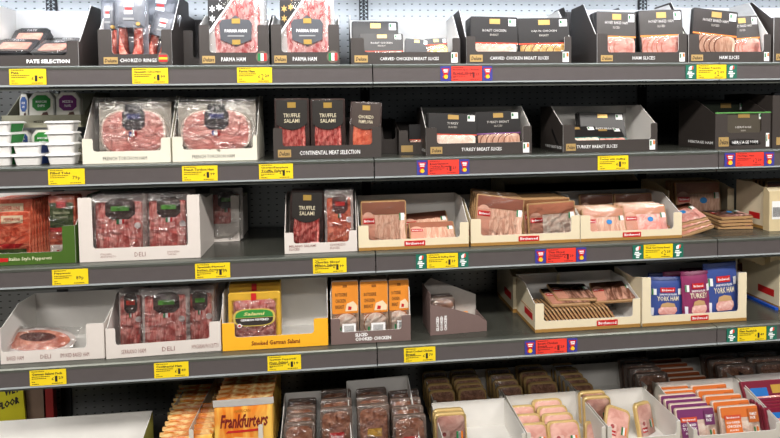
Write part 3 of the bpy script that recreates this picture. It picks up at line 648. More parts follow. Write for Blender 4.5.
# ------------------------------------------------------------------ placing packs
PR = {}
def copy_tree(o, parent=None):
    c = o.copy(); COL.objects.link(c)
    for k in ('label', 'group', 'category'):
        if k in c: del c[k]
    if parent is not None: c.parent = parent
    for ch in list(o.children): copy_tree(ch, c)
    return c
def put(fn, args, kw, X, Y, Z, rot, label, group, cat='meat pack'):
    key = (fn.__name__, tuple(round(a, 4) if isinstance(a, float) else a for a in args), repr(sorted(kw.items(), key=lambda q: q[0])))
    if key in PR: o = copy_tree(PR[key])
    else: o = fn(*args, **kw); PR[key] = o
    o.location = (X, Y, Z); o.rotation_euler = rot; tag(o, label, cat, group); return o
ORD = ['', 'second from front', 'third from front', 'fourth from front', 'fifth from front', 'sixth from front', 'seventh from front', 'eighth from front', 'ninth from front', 'tenth from front', 'eleventh from front', 'twelfth from front']
def pk(t, fn, xl, xr, yt, label, group, Y=.006, lean=.06, rz=0., ry=0., up=0., n=1, dy=.016, kw={}, th=.012, what=None, jit=.0015, cat='meat pack', dz=0., dx=0.):
    y = t.Y0+Y; zf = t.Z+.0022+up; pm = (xl+xr)/2
    Xm, Zt = XZ(pm, yt, y+.01); X0 = Xat(xl, y, (zf+Zt)/2); X1 = Xat(xr, y, (zf+Zt)/2)
    w = round(X1-X0-.001, 3); h = round((Zt-zf-th*math.sin(lean))/math.cos(lean), 3)
    rnd = random.Random(int(xl*31+yt))
    for k in range(n):
        j = 0 if k == 0 else rnd.uniform(-1, 1)
        lab = label if k == 0 else '%s, %s' % (what, ORD[k])
        put(fn, (w, h), kw, (X0+X1)/2+j*jit*.6+dx*k, y+dy*k, zf+th*math.sin(lean)+abs(w/2*math.sin(ry))+dz*k, (-lean, ry, rz+j*.02), lab, group, cat)
G1 = 'packs on the top shelf'
# ================= TOP SHELF
t = tray(1, -22, 79, 11, 25, 11, DARK, INW, (12, 11), 'dark brown tray reading PATE SELECTION at the left end of the top shelf', sback=None, dp=.17)
text('PATE SELECTION', -.005, t.hc*.25, .1, t.hc*.62, WTXT, t.r, -.0006, bold=.04)
def lay(fn, args, kw, px, py, Y, Z0, lean, rz, label, group, ry=0, cat='meat pack'):
    X = Xat(px, Y, Z0); put(fn, args, kw, X, Y, Z0, (-lean, ry, rz), label, group, cat)
zt = LV[1]+.004
lay(st_pate, (.098, .08, .022), {}, 10, 0, .062, zt+.036, 1.0, .1, 'pink pate pack lying lowest at the left of the pate tray', G1)
lay(st_pate, (.092, .07, .022), {}, 25, 0, .13, zt+.062, .7, -.05, 'pink pate pack propped highest at the back of the pate tray', G1)
lay(st_pate, (.095, .08, .022), {}, 47, 0, .045, zt+.03, 1.0, -.12, 'pink pate pack in front with a green edged card, right half of the pate tray', G1)
lay(st_pate, (.088, .07, .022), {}, 60, 0, .125, zt+.052, 1.0, .05, 'pink pate pack behind the others, right rear of the pate tray', G1)
t = tray(1, 98.5, 172.5, 11.5, 36, 3, DARK, INW, (13, 10), 'dark brown tray reading CHORIZO RINGS with bags standing tall', dp=.18)
deluxe(t, .07, .26, 'CHORIZO RINGS', (.29, .79), 'es', (.3, .62))
G = 'chorizo bags on the top shelf'
pk(t, st_chorizo, 100, 118, -3, 'grey chorizo bag at the left edge of the chorizo tray, set back', G, Y=.045, lean=.04, kw=dict(seed=3), th=.02)
pk(t, st_chorizo, 114, 146, -8, 'large grey bag with a whole red chorizo ring facing front, centre of the tray', G, Y=.012, lean=.03, kw=dict(seed=1), th=.02)
pk(t, st_chorizo, 141, 168, 13, 'chorizo bag leaning to the right in the right of the chorizo tray', G, Y=.046, lean=.1, ry=.22, kw=dict(seed=5), th=.02)
pk(t, st_chorizo, 136, 172, -12, 'dark bag with two red sausages at the top, behind the leaning chorizo bag', G, Y=.11, lean=.1, ry=.1, kw=dict(seed=6), th=.02)
for (a, b, L, sd) in ((199.5, 269.5, 'left-hand', 0), (271.5, 340, 'right-hand', 1)):
    t = tray(1, a, b, 12.5, 40, 20, DARK, INW, (10, 11), 'dark brown tray reading PARMA HAM, %s of the two' % L, dp=.16)
    deluxe(t, .04, .22, 'PARMA HAM', (.31, .66), 'it', (.3, .62))
    pk(t, st_parma, a+8.5, b-6, -16, 'tall white parma ham pack in the %s parma ham tray' % L, 'parma ham packs', Y=.006, lean=.03, kw=dict(inv=bool(sd)), n=3, what='parma ham pack in the %s parma ham tray' % L, dy=.03)
CH = ('CARVED CHICKEN BREAST SLICES')
t = tray(1, 351, 460.5, 12, 26, 20.5, DARK, INW, (13, 8), 'dark tray reading CARVED CHICKEN BREAST SLICES beside the parma ham, half empty', dp=.17)
deluxe(t, .03, .15, CH, (.26, .8), 'ie', (.32, .58))
G = 'carved chicken packs'
K = dict(title=('ROAST CHICKEN', 'BREAST'), hz=.4)
pk(t, st_header, 352, 399, 21, 'chicken pack with black header standing at the back left of the half-empty chicken tray', G, Y=.1, lean=.12, kw=K)
pk(t, st_header, 360, 404, 33, 'chicken pack with black header in front, left end of the half-empty chicken tray', G, Y=.03, lean=.2, kw=K)
pk(t, st_header, 404, 428, 39.5, 'low chicken pack with black header beside the white yellow one', G, Y=.07, lean=.3, ry=.08, kw=dict(title=None, hz=.2))
pk(t, st_header, 427, 450, 38.5, 'low chicken pack showing white and yellow slices, right end of the half-empty tray', G, Y=.07, lean=.3, ry=-.06, kw=dict(title=None, hz=.75, meat='yel'))
t = tray(1, 466.5, 571.5, 12, 27, 15.5, DARK, INW, (9, 7), 'dark tray reading CARVED CHICKEN BREAST SLICES with two full packs, beside the ham slices', dp=.17)
deluxe(t, .03, .15, CH, (.22, .78), 'ie', (.32, .58))
pk(t, st_header, 470, 518, 17.5, 'pack with plain white roast chicken slices under a black header', G, Y=.012, lean=.06, ry=.02, kw=dict(title=('ROAST CHICKEN', 'BREAST'), hz=.42, foot=True), n=4, what='roast chicken pack with black header')
pk(t, st_header, 518.5, 571, 18.5, 'pack with browned cajun chicken slices under a black header', G, Y=.012, lean=.06, ry=-.02, kw=dict(title=('CAJUN CHICKEN', 'BREAST'), hz=.42, meat='yel', foot=True), n=4, what='cajun chicken pack with black header')
G = 'honey baked ham packs'
K = dict(title=('HONEY BAKED HAM', 'SLICED'), hz=.5, meat='pink', col=(64, 60, 58), line=(226, 140, 60))
t = tray(1, 597, 687, 10.5, 29, 10, DARK, INW, (11, 9), 'dark tray reading HAM SLICES, left of the two on the top shelf', dp=.17)
deluxe(t, .04, .17, 'HAM SLICES', (.39, .64), 'ie', (.3, .62))
pk(t, st_header, 596, 636, 12.5, 'honey baked ham pack in the left half of the left ham slices tray', G, Y=.01, lean=.06, ry=.03, kw=K, n=3, what='honey baked ham pack, left half of left ham slices tray')
pk(t, st_header, 641, 685, 10.5, 'honey baked ham pack in the right half of the left ham slices tray', G, Y=.01, lean=.06, ry=-.03, kw=K, n=3, what='honey baked ham pack, right half of left ham slices tray')
t = tray(1, 688.5, 771, 10.5, 28, 8, DARK, INW, (11, 8), 'dark tray reading HAM SLICES, right of the two on the top shelf', dp=.17)
deluxe(t, .03, .17, 'HAM SLICES', (.37, .61), 'ie', (.3, .62))
K2 = dict(title=('HONEY BAKED HAM', 'SLICED'), hz=.5, meat='tan', col=(46, 40, 38), line=(226, 130, 50))
pk(t, st_header, 690, 735, 12, 'darker honey baked ham pack leaning right, front left of the right ham slices tray', G, Y=.008, lean=.04, ry=.1, kw=K2)
pk(t, st_header, 729, 763, 17, 'honey baked ham pack with pale slices in the right ham slices tray', G, Y=.03, lean=.1, ry=-.06, kw=K, n=3, what='pale honey baked ham pack in the right ham slices tray')
t = tray(1, 773.5, 850, 11, 44, 8, DARK, INW, (30, 9), 'grey sided tray cut by the right edge of the picture on the top shelf', dp=.17); deluxe(t, .03, .15, None, flag=None)
# small black pack between trays
t = tray(1, 181, 230, 11, 38, 20, DARK, DARK, (12, 8), 'dark tray standing in shadow between the chorizo and parma ham trays', Y0=.14, dp=.16, slope=(.3, .6))
t = tray(1, 574, 632, 11, 32, 12, DARK, DARK, (8, 8), 'dark tray set back left of the ham slices trays', Y0=.2, dp=.16)
pk(t, st_header, 578, 590, 18, 'dark pack in the tray set back left of the ham slices', G1, Y=.01, kw=dict(title=None))
# ================= SECOND SHELF
OLV = mat((150, 148, 128), .5, var=.04)
OLT = dict(green=((40, 130, 50), ('MOROCCAN', 'DIPS')), purple=((120, 50, 120), ('MEZZE &', 'FALAFEL')), blue=((50, 90, 160), ('GREEK', 'DIPS')))
t = tray(2, 12, 82, 13, 13, 148, OLV, OLV, (1, 1), 'olive grey tray of octagonal dip packs, the lower of two stacked', Y0=.12, dp=.2, sback=.075)
G = 'octagonal dip packs'
def dip(tt_, xl, xr, yt, c, lab, Y=.006): pk(tt_, st_oct, xl, xr, yt, lab, G, Y=Y, lean=.05, kw=dict(col=OLT[c][0], word=OLT[c][1]), th=.02, cat='dip pack')
dip(t, 14, 30, 130, 'blue', 'blue labelled octagonal dip pack in the lower olive tray')
dip(t, 31, 54, 129, 'green', 'green labelled octagonal dip pack in the lower olive tray')
dip(t, 56, 79, 131, 'purple', 'purple labelled octagonal dip pack in the lower olive tray')
zq = Zat(127.5, Xat(40, .12, LV[2]+.06), .12)
X0 = Xat(2, .12, zq); X1 = Xat(81, .12, zq)
t2 = tray_geo(X0, X1, .12, .2, zq, .034, .034, .1, OLV, OLV, .001, 'olive grey tray of dip packs stacked on top of the lower one', slope=(.1, .5))
text('MEZZE SELECTION', -.02, .013, .05, .019, mat((60, 56, 40), .6), t2.r, -.0006)
dip(t2, 19, 28, 94, 'blue', 'blue labelled octagonal dip pack in the upper olive tray, half hidden', .05)
dip(t2, 28.5, 54, 92, 'green', 'green labelled octagonal dip pack in the upper olive tray')
dip(t2, 55.5, 80, 92, 'purple', 'purple labelled octagonal dip pack in the upper olive tray')
G = 'white plastic tubs'
h = .0285
for i in range(4):
    put(st_tub, (.078, h, .08), dict(sleeve=(42, 130, 60)), Xat(-5, .03, LV[2]), .03, LV[2]+.0008+h*i, (0, 0, 0), 'white tub with green sleeve, %s of the leftmost stack' % ('lowest', 'second from the bottom', 'third from the bottom', 'topmost')[i], G, 'plastic tub')
for i in range(2):
    put(st_tub, (.072, h, .08), dict(sleeve=(40, 66, 130)), Xat(26, .028, LV[2]), .028, LV[2]+.0008+h*i, (0, 0, 0), 'white tub with blue sleeve, %s of the low middle stack' % ('lower', 'upper')[i], G, 'plastic tub')
for i in range(4):
    put(st_tub, (.074, h, .045), dict(sleeve=(200, 200, 200)), Xat(60, .028, LV[2]), .028, LV[2]+.0008+h*i, (0, 0, 0), 'plain white tub, %s of the tall stack beside the torchon ham' % ('lowest', 'second from the bottom', 'third from the bottom', 'topmost')[i], G, 'plastic tub')
TOR = 'FRENCH TORCHON HAM'; BT = mat((80, 76, 72), .6)
TCREAM = mat((226, 222, 206), .5, var=.02)
t = tray(2, 82.5, 171, 12, 25, 97, TCREAM, INW, (10, 9), 'pale cream tray reading FRENCH TORCHON HAM beside the white tubs', dp=.15); tt(t, TOR, .23, .73, .26, .56, BT, bold=0.)
pk(t, st_torchon, 95, 170, 99.5, 'large clear pack of round pink ham in the torchon tray beside the tubs', 'torchon ham packs', Y=.02, lean=.05, kw=dict(seed=2), n=2, dy=.05, what='torchon ham pack in the tray beside the tubs', th=.02)
t = tray(2, 172.5, 257.5, 12, 25, 97, TCREAM, INW, (10, 4), 'pale cream tray reading FRENCH TORCHON HAM beside the continental selection', dp=.15); tt(t, TOR, .23, .73, .26, .56, BT, bold=0.)
pk(t, st_torchon, 175, 256, 99.5, 'large crinkled clear pack of ham with bright reflections in the right torchon tray', 'torchon ham packs', Y=.012, lean=.05, kw=dict(seed=9), n=2, dy=.05, what='torchon ham pack in the tray beside the continental selection', th=.02)
t = tray(2, 273.5, 381.5, 13, 31, None, DARK, DARK, (9, 9), 'dark tray reading CONTINENTAL MEAT SELECTION with three salami packs', dp=.15, sback=.06)
deluxe(t, .04, .16, 'CONTINENTAL MEAT SELECTION', (.24, .8), None, (.3, .62))
G = 'salami packs in the continental tray'
pk(t, st_salami, 274.5, 309.5, 98.5, 'truffle salami pack at the left end of the continental meat tray', G, Y=.008, lean=.03, kw=dict(top=('TRUFFLE', 'SALAMI')), n=3, what='left-hand truffle salami pack')
pk(t, st_salami, 310.5, 345.5, 98.5, 'truffle salami pack in the middle of the continental meat tray', G, Y=.008, lean=.03, kw=dict(top=('TRUFFLE', 'SALAMI')), n=3, what='middle truffle salami pack')
pk(t, st_salami, 348, 380, 103, 'redder chorizo pack tilted right at the right end of the continental meat tray', G, Y=.012, lean=.1, ry=.06, kw=dict(top=('CHORIZO', 'PAMPLONA'), red=True))
TB_ = 'TURKEY BREAST SLICES'
t = tray(2, 381, 398, 14, 26, None, DARK, DARK, (2, 2), 'narrow dark tray in deep shadow behind the continental selection', Y0=.16, dp=.15)
t = tray(2, 399, 448, 12, 24, None, DARK, DARK, (9, 4), 'dark tray with a gold plate set back left of the turkey trays', Y0=.1, dp=.16)
tcard(t, 'logo_plate', LOGO, .04, .28, .2, .75); pk(t, st_header, 409, 440, 124, 'pack in the dark tray set back left of the turkey trays', 'turkey packs', Y=.02, kw=dict(title=None, meat='tan'))
def sidetext(t, s, y0, y1, z0, z1, sg=-1, m=WTXT):
    V, Fc, a = textvf(s, 0, .03); x = sg*t.W/2+sg*.0004
    mesh('side_lettering', [(x, (y1+(y0-y1)*u) if sg < 0 else (y0+(y1-y0)*u), z0+(z1-z0)*v) for u, v in V], Fc, m, t.r)
t = tray(2, 426, 532, 12, 28, 107, DARK, INW, (11, 9), 'dark tray reading TURKEY BREAST SLICES with two large packs, above the red ticket', dp=.165)
deluxe(t, .04, .15, TB_, (.33, .71), 'ie', (.34, .62)); sidetext(t, TB_, .01, .13, .01, .018)
G = 'turkey packs'
pk(t, st_header, 427.5, 477, 114, 'turkey breast pack at the left of the left turkey tray, green orange sticker', G, Y=.012, lean=.12, ry=.04, kw=dict(title=('TURKEY', 'SLICED'), hz=.46, foot=True), n=3, what='turkey breast pack in the left half of the left turkey tray')
pk(t, st_header, 476.5, 522, 111.5, 'turkey breast pack at the right of the left turkey tray, purple line', G, Y=.02, lean=.1, ry=-.02, kw=dict(title=('TURKEY BREAST', 'SLICES'), hz=.46, line=(120, 70, 130), meat='tan'), n=3, what='turkey breast pack in the right half of the left turkey tray')
t = tray(2, 563, 657.5, 12, 28, 106, DARK, INW, (12, 7), 'dark tray reading TURKEY BREAST SLICES with low sagging packs, white inside', dp=.17)
deluxe(t, .03, .13, TB_, (.1+.04, .57), 'ie', (.34, .6)); sidetext(t, TB_, .01, .13, .01, .018)
pk(t, st_header, 560, 604, 127, 'low pack with teal edge at the left of the right turkey tray', G, Y=.02, lean=.75, kw=dict(title=None, line=(60, 140, 130)))
pk(t, st_header, 590, 630, 129, 'low pack with teal edge in the front middle of the right turkey tray', G, Y=.035, lean=.8, kw=dict(title=None, line=(60, 140, 130), meat='pink'))
pk(t, st_header, 582, 628, 113.5, 'upright black pack at the back of the right turkey tray', G, Y=.07, lean=.3, ry=.04, kw=dict(title=('TURKEY BREAST', 'STUFFING'), hz=.25, line=(60, 140, 130)), n=2, what='upright black pack at the back of the right turkey tray')
t = tray(2, 715, 770.5, 16, 36, 100, DARK, DARK, (13, 10), 'dark tray reading HERITAGE HAM with a small window in its tall front', dp=.17)
# tall card pack with green edge
deluxe(t, .06, .24, 'HERITAGE HAM', (.3, .77), 'ie', (.3, .5)); sidetext(t, 'HERITAGE HAM', .01, .12, .014, .022)
mesh('green_edge', *boxvf(-t.W/2, -.0006, t.hs-.002, t.W/2, .0024, t.hs+.002), mat((90, 150, 80), .5), t.r)
pk(t, st_header, 717, 769, 112, 'brown heritage ham pack with gold plate behind the tall tray front', 'heritage ham packs', Y=.004, lean=.02, kw=dict(title=('HERITAGE', 'HAM'), col=(78, 72, 62), hz=.3, meat='ham', line=(78, 72, 62), low=.1))
pk(t, st_header, 702, 750, 101, 'dark heritage ham pack with green edge standing at the back', 'heritage ham packs', Y=.11, lean=.05, kw=dict(title=None, col=(46, 54, 40), hz=.1, line=(80, 140, 80)))
t = tray(2, 772, 850, 14, 52, 94, DARK, DARK, (30, 9), 'dark tray cut by the right edge of the picture beside the heritage ham', dp=.2); tcard(t, 'logo_plate', LOGO, .05, .2, .2, .75)
pk(t, st_header, 776, 800, 92, 'pack with blue line cut by the right edge of the picture', 'heritage ham packs', Y=.03, kw=dict(title=None, line=(90, 140, 190), col=(60, 62, 66)))
# ================= THIRD SHELF
GRT = mat((66, 98, 30), .5, var=.04)
t = tray(3, -60, 76, 12, 38, 192, GRT, INW, (12, 12), 'green tray with lettering Italian Style Pepperoni at the left end of the third shelf', dp=.16)
text('Italian Style Pepperoni', t.W*.005, t.hc*.28, t.W*.32, t.hc*.66, mat((226, 226, 190), .5), t.r, -.0006, bold=.01); mesh('brand_badge', *prism(rrect(-t.W*.07, t.hc*.3, -t.W*.02+.006, t.hc*.62, .002), -.0006, 0), REDB, t.r)
G = 'pepperoni packs'
pk(t, st_pepperoni, -8, 29, 212, 'orange pepperoni pack with cream name label at the left front of the green tray', G, Y=.006, lean=.06, what='orange pepperoni pack', n=1)
pk(t, st_pepperoni, -14, 32, 199, 'taller orange pepperoni pack, first behind the labelled front one', G, Y=.03, lean=.03, n=7, dy=.011, dx=.0022, what='tall orange pepperoni pack', jit=.001, th=.009)
pk(t, st_pepgreen, 48.5, 75, 195.5, 'pepperoni pack with a dark green header card at the right of the green tray', G, Y=.008, lean=.02, n=3, what='green headed pepperoni pack')
BD = mat((150, 110, 106), .6)
def three(t, a, b, c):
    for s_, x0, x1 in a, b, c:
        if s_: tt(t, s_, x0, x1, .28, .62, BD, bold=.0)
t = tray(3, 79.5, 201, 13, 64, 195, DELI, INW, (13, 12), 'white tray marked ITALIAN ANTIPASTO, DELI and SPANISH TAPAS with tall sides', dp=.16)
three(t, ('ITALIAN\nANTIPASTO', .17, .3), ('DELI', .45, .54), ('SPANISH\nTAPAS', .72, .82))
G = 'clear deli bags on the third shelf'
pk(t, st_deli, 89, 147, 193, 'clear bag of salami slices with green barred label, left in the antipasto tray', G, Y=.012, lean=.04, n=3, dy=.03, kw=dict(seed=1, lab=(70, 50, 46)), what='clear salami bag in the left half of the antipasto tray')
pk(t, st_deli, 144, 190, 191.5, 'clear bag of dark red salami with green barred label, right in the antipasto tray', G, Y=.02, lean=.04, n=3, dy=.03, kw=dict(seed=4), what='clear salami bag in the right half of the antipasto tray')
t = tray(3, 203, 240, 18, 46, 193, DELI, DELI, (7, 8), 'white tray set back in the shadow at the left of the empty gap', Y0=.2, dp=.16)
pk(t, st_deli, 208, 243, 187, 'crinkled clear bag in the shadowed tray left of the gap', G, Y=.006, kw=dict(seed=7))
t = tray(3, 284.5, 357.5, 10, 21, 190, DELI, DELI, (9, 8), 'small white tray reading MILANO SALAMI SLICES and CHORIZO SLICES', dp=.13)
tt(t, 'MILANO SALAMI\nSLICES', .06, .43, .3, .85, BD, bold=.02); tt(t, 'CHORIZO\nSLICES', .62, .84, .3, .85, BD, bold=.02)
G = 'salami packs in the small white tray'
pk(t, st_salami, 288.5, 322.5, 191, 'salami pack with black header in the left of the small white tray', G, Y=.01, lean=.06, ry=.04, kw=dict(top=('TRUFFLE', 'SALAMI')), n=3, what='black headed salami pack in the small white tray')
pk(t, st_deli, 324, 354, 189.5, 'chorizo pack with brown label and red bar in the right of the small white tray', G, Y=.01, lean=.06, kw=dict(bar=(200, 40, 36), meat='pep', lab=(90, 46, 42), seed=2), n=3, dy=.02, what='red barred chorizo pack in the small white tray')
# cream trays
t = tray(3, 358.5, 469, 10, 25, 194, CREAM, INW, (10, 9), 'cream tray with brown base stripe, leftmost cream tray of the third shelf, half empty', dp=.17); birch(t, .41, .6)
G = 'flat meat packs in cream trays'
pk(t, st_farm, 361, 407, 201, 'upright pack at the left end of the half-empty cream tray', G, Y=.03, lean=.12, n=2, what='upright pack at the left end of the half-empty cream tray', kw=dict(head=(150, 96, 74)))
pk(t, st_farm, 410, 457, 224, 'low pack leaning in the front right of the half-empty cream tray', G, Y=.03, lean=.75, kw={})
pk(t, st_farm, 405, 452, 217, 'low dark edged pack behind the leaning one in the half-empty cream tray', G, Y=.075, lean=.85, ry=-.06, kw=dict(head=(110, 66, 50)))
t = tray(3, 471, 580, 10, 27, 193, CREAM, INW, (10, 9), 'cream tray with brown base stripe, second of the third shelf, tightly filled', dp=.17); birch(t, .43, .62, True)
pk(t, st_farm, 473, 522, 200, 'tilted pack at the front left of the tightly filled cream tray', G, Y=.014, lean=.16, ry=.14, n=4, dy=.022, kw=dict(head=(150, 92, 72)), what='pack in the left half of the tightly filled cream tray', dz=.002)
pk(t, st_farm, 529, 577, 203, 'large pack at the front right of the tightly filled cream tray', G, Y=.008, lean=.04, ry=-.04, kw=dict(head=(196, 132, 104), meat=MPALE))
pk(t, st_farm, 523, 571, 198, 'pack right behind the large front pack of the tightly filled cream tray', G, Y=.03, lean=.06, n=9, dy=.0125, dx=-.0015, kw=dict(head=(160, 112, 76), t=.006), th=.007, what='pack in the dense right row of the tightly filled cream tray', jit=.003)
t = tray(3, 580.5, 682, 9.5, 26, 190, CREAM, INW, (10, 9), 'cream tray with brown base stripe, third one, whose packs wear blue dots', dp=.18); birch(t, .41, .59)
pk(t, st_farm, 585, 628, 209, 'pack with a blue dot at the left front of the blue dot tray', G, Y=.014, lean=.3, kw=dict(blue=True, head=(196, 140, 112)), n=4, dy=.02, what='blue dot pack in the left row of its cream tray')
pk(t, st_farm, 626, 670, 205.5, 'pack with a blue dot at the right front of the blue dot tray', G, Y=.02, lean=.3, kw=dict(blue=True, head=(206, 150, 122), meat=MPINK), n=3, dy=.024, what='blue dot pack in the right row of its cream tray')
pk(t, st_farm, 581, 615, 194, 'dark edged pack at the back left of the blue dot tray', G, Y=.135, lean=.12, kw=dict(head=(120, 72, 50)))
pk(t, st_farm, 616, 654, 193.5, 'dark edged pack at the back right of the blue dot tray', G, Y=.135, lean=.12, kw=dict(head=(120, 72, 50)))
G = 'loose meat packs on the third shelf'
Z = LV[3]
for k in range(3):
    X = Xat(700-2*k, .04, Z+.02); put(st_farm, (.125, .105), dict(blue=True, meat=MPINK), X, .05+.012*k, Z+.012+.011*k, (-1.35+.04*k, -.22, .12-.12*k), 'loose pack with blue dot leaning right of the blue dot tray, %s of three' % ('lowest', 'middle', 'topmost')[k], G, 'meat pack')
for k in range(4):
    X = Xat(737, .1, Z+.02); put(st_farm, (.112, .09), dict(blue=True, meat=MPINK), X+(-.003, .004, -.002, .003)[k], .1, Z+.0085+.0105*k, (-1.52, 0, (-.1, .05, -.04, .06)[k]), 'loose flat pack in the stack under the shadowed cream tray, %s of four' % ('lowest', 'second', 'third', 'topmost')[k], G, 'meat pack')
t = tray(3, 668, 734, 10, 33, 178, CREAM, CREAM, (1, 7), 'cream tray in shadow at the back of the third shelf, behind the loose packs', Y0=.215, dp=.16)
pk(t, st_farm, 677, 722, 182, 'shadowed pack with a blue dot in the rear cream tray', 'shadowed rear packs', Y=.012, lean=.1, kw=dict(blue=True), n=4, what='shadowed pack in the rear cream tray')
t = tray(3, 763, 850, 10, 42, 178, CREAM, CREAM, (4, 9), 'tall cream tray near the right edge, its side with a red badge in shadow', Y0=.09, dp=.115, slope=(.05, .35)); birch(t, .5, .8, True)
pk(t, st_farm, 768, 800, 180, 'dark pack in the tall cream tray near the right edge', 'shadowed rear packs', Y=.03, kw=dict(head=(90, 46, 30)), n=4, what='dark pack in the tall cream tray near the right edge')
# barcode box
t = tray(3, 769, 850, 40, 40, 186, mat((214, 196, 156), .5), CREAM, (1, 1), 'tan box end with a barcode label at the right edge of the third shelf', Y0=.058, dp=.026, name='cardboard_box', frac=1)
b = MB(); tcard(t, 'barcode_label', WHT, .03, .2, .3, .75); x = -.46
for k in range(9): b.box(t.W*(x+.012*k), -.0014, t.hc*.36, t.W*(x+.012*k+.006), -.0009, t.hc*.6)
b.build('barcode', INK, t.r)
# rear packs glimpsed above the cream trays
t = tray(3, 505, 640, 20, 44, None, CREAM, CREAM, (1, 1), 'cream tray in deep shadow behind the filled cream trays', Y0=.225, dp=.155)
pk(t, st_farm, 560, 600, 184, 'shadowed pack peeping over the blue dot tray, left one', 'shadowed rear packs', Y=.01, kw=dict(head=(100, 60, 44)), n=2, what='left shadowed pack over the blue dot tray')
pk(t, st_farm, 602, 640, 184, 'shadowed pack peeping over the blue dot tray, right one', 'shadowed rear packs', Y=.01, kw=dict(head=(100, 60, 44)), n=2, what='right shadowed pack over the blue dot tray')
# ================= FOURTH SHELF
t = tray(4, 0.5, 105, 12, 36, 291, DELI, INW, (1, 17), 'white tray with a single ham pack lying in it, nearly empty, on the fourth shelf', dp=.17)
three(t, ('BAKED HAM', .06, .22), ('DELI', .38, .48), ('SMOKED BAKED HAM', .57, .85))
def st_ovalham(w, h):
    p = Pk('baked_ham_pack', w, h, .012); 
    P = [(.5+.47*math.cos(6.2832*k/28), .5+.46*math.sin(6.2832*k/28)) for k in range(28)]
    mesh('clear_shell', *prism([((a-.5)*w*1.05, (b-.5)*h*1.05+.5*h) for a, b in P], .003, .01), mat((196, 188, 184), .3), p.root)
    p.poly('ham_slices', meatm((176, 100, 80), (214, 150, 128), 40), [(.5+(a-.5)*.9, .5+(b-.5)*.8) for a, b in P], .0028, .002); p.poly('dark_label', mat((84, 44, 38), .5), [(.5+(a-.52)*.5, .62+(b-.5)*.34) for a, b in P], .0005)
    p.film(FILMX, .012, y=-.0005, n=18, cr=.002); return p.root
X = Xat(31, .06, LV[4]+.03); put(st_ovalham, (.2, .085), {}, X, .05, LV[4]+.012, (-.95, .08, 0), 'oval clear pack of baked ham lying in the nearly empty white tray', 'baked ham')
t = tray(4, 107, 221, 13, 30, 281, DELI, INW, (9, 11), 'white tray marked SERRANO HAM, DELI and HUNGARIAN PROSCIUTTO, full of clear bags', dp=.17, rot=.04)
three(t, ('SERRANO HAM', .13, .34), ('DELI', .48, .59), ('HUNGARIAN PROSCIUTTO', .74, .98))
G = 'clear deli bags on the fourth shelf'
pk(t, st_deli, 117, 143, 287, 'dark red ham bag with red barred label at the left of the serrano tray', G, Y=.03, lean=.04, n=3, dy=.03, kw=dict(bar=(206, 60, 40), seed=3), what='dark red ham bag at the left of the serrano tray')
pk(t, st_deli, 139, 190, 286.5, 'large clear bag of prosciutto with green barred label, centre of the serrano tray', G, Y=.016, lean=.04, kw=dict(seed=6))
pk(t, st_deli, 184, 214, 285, 'clear bag of ham with green label at the right of the serrano tray', G, Y=.034, lean=.04, n=3, dy=.03, kw=dict(seed=8), what='clear ham bag at the right of the serrano tray')
YT = mat((250, 184, 40), .5, var=.03)
t = tray(4, 222.5, 328.5, 13, 28, 276, YT, INW, (12, 14), 'bright yellow tray lettered Smoked German Salami, right half empty and white inside', dp=.15, slope=(.02, .12))
tt(t, 'Smoked German Salami', .27, .73, .3, .66, mat((130, 56, 20), .5), bold=.03)
pk(t, st_germansalami, 228, 281, 291.5, 'salami pack with green oval label at the front of the yellow tray', 'german salami packs', Y=.008, lean=.03, ry=.0)
pk(t, st_germansalami, 229, 281, 282, 'salami pack with gold rim and red ribbon right behind the front one', 'german salami packs', Y=.035, lean=.03, n=2, what='gold rimmed salami pack in the yellow tray')
TAU = mat((120, 100, 96), .5, var=.03)
t = tray(4, 331, 411, 12, 26, 275, TAU, INW, (9, 9), 'taupe tray reading SLICED COOKED CHICKEN with orange headed packs', dp=.15, slope=(.02, .1))
tt(t, 'SLICED\nCOOKED CHICKEN', .3, .75, .2, .86, bold=.04)
G = 'orange headed chicken packs'
for a, b, y, L in ((331.5, 359, 280, 'left'), (360, 388.5, 279.5, 'middle'), (389, 409.5, 278.5, 'right')):
    pk(t, st_orange, a, b, y, 'cooked chicken pack with orange header, %s one of the front three' % L, G, Y=.01 if L != 'right' else .02, lean=.04, n=3, what='orange headed chicken pack behind the %s one' % L)
# rotated tray
MBK = meatm((120, 78, 60), (206, 160, 140), 40, (3, 1, .6))
Z = LV[4]+.0005; Y0 = .05; X0 = Xat(430.5, Y0, Z); X1 = Xat(488, Y0, Z); W = X1-X0
r = empty('display_tray', (X0, Y0, Z)); r.rotation_euler = (0, 0, .06); tag(r, 'small taupe tray turned sideways and nearly empty, alone in the gap', 'cardboard tray', 'cardboard display trays')
sc = dist(X0, Y0, Z)/F; H = lambda v: v*sc
def pan(nm, P, y0, y1):
    V, Fc = prism(P, y0, y1); n = len(Fc); I = [0]*n; I[-1] = 1; mesh(nm, V, Fc, [TAU, INW], r, False, I)
prof = [(0, 0), (W, 0), (W, H(10)), (W*.86, H(16)), (W*.42, H(25)), (0, H(32))]
pan('side_panel', prof, 0, .0018)
V, Fc = prism([(0.002, 0), (W, 0), (W, H(26)), (W*.16, H(47)), (.002, H(40))], .1, .1018); mesh('side_panel', V, Fc, [TAU, mat((190, 184, 178), .6)], r, False, [0]*(len(Fc)-2)+[1, 0])
mesh('front_panel', *boxvf(W-.0018, .0018, 0, W, .1, H(10)), TAU, r); mesh('back_panel', *boxvf(0, .0018, 0, .0018, .1, H(42)), TAU, r); mesh('base_panel', *boxvf(.0018, .0018, .0003, W-.0018, .1, .0018), INW, r)
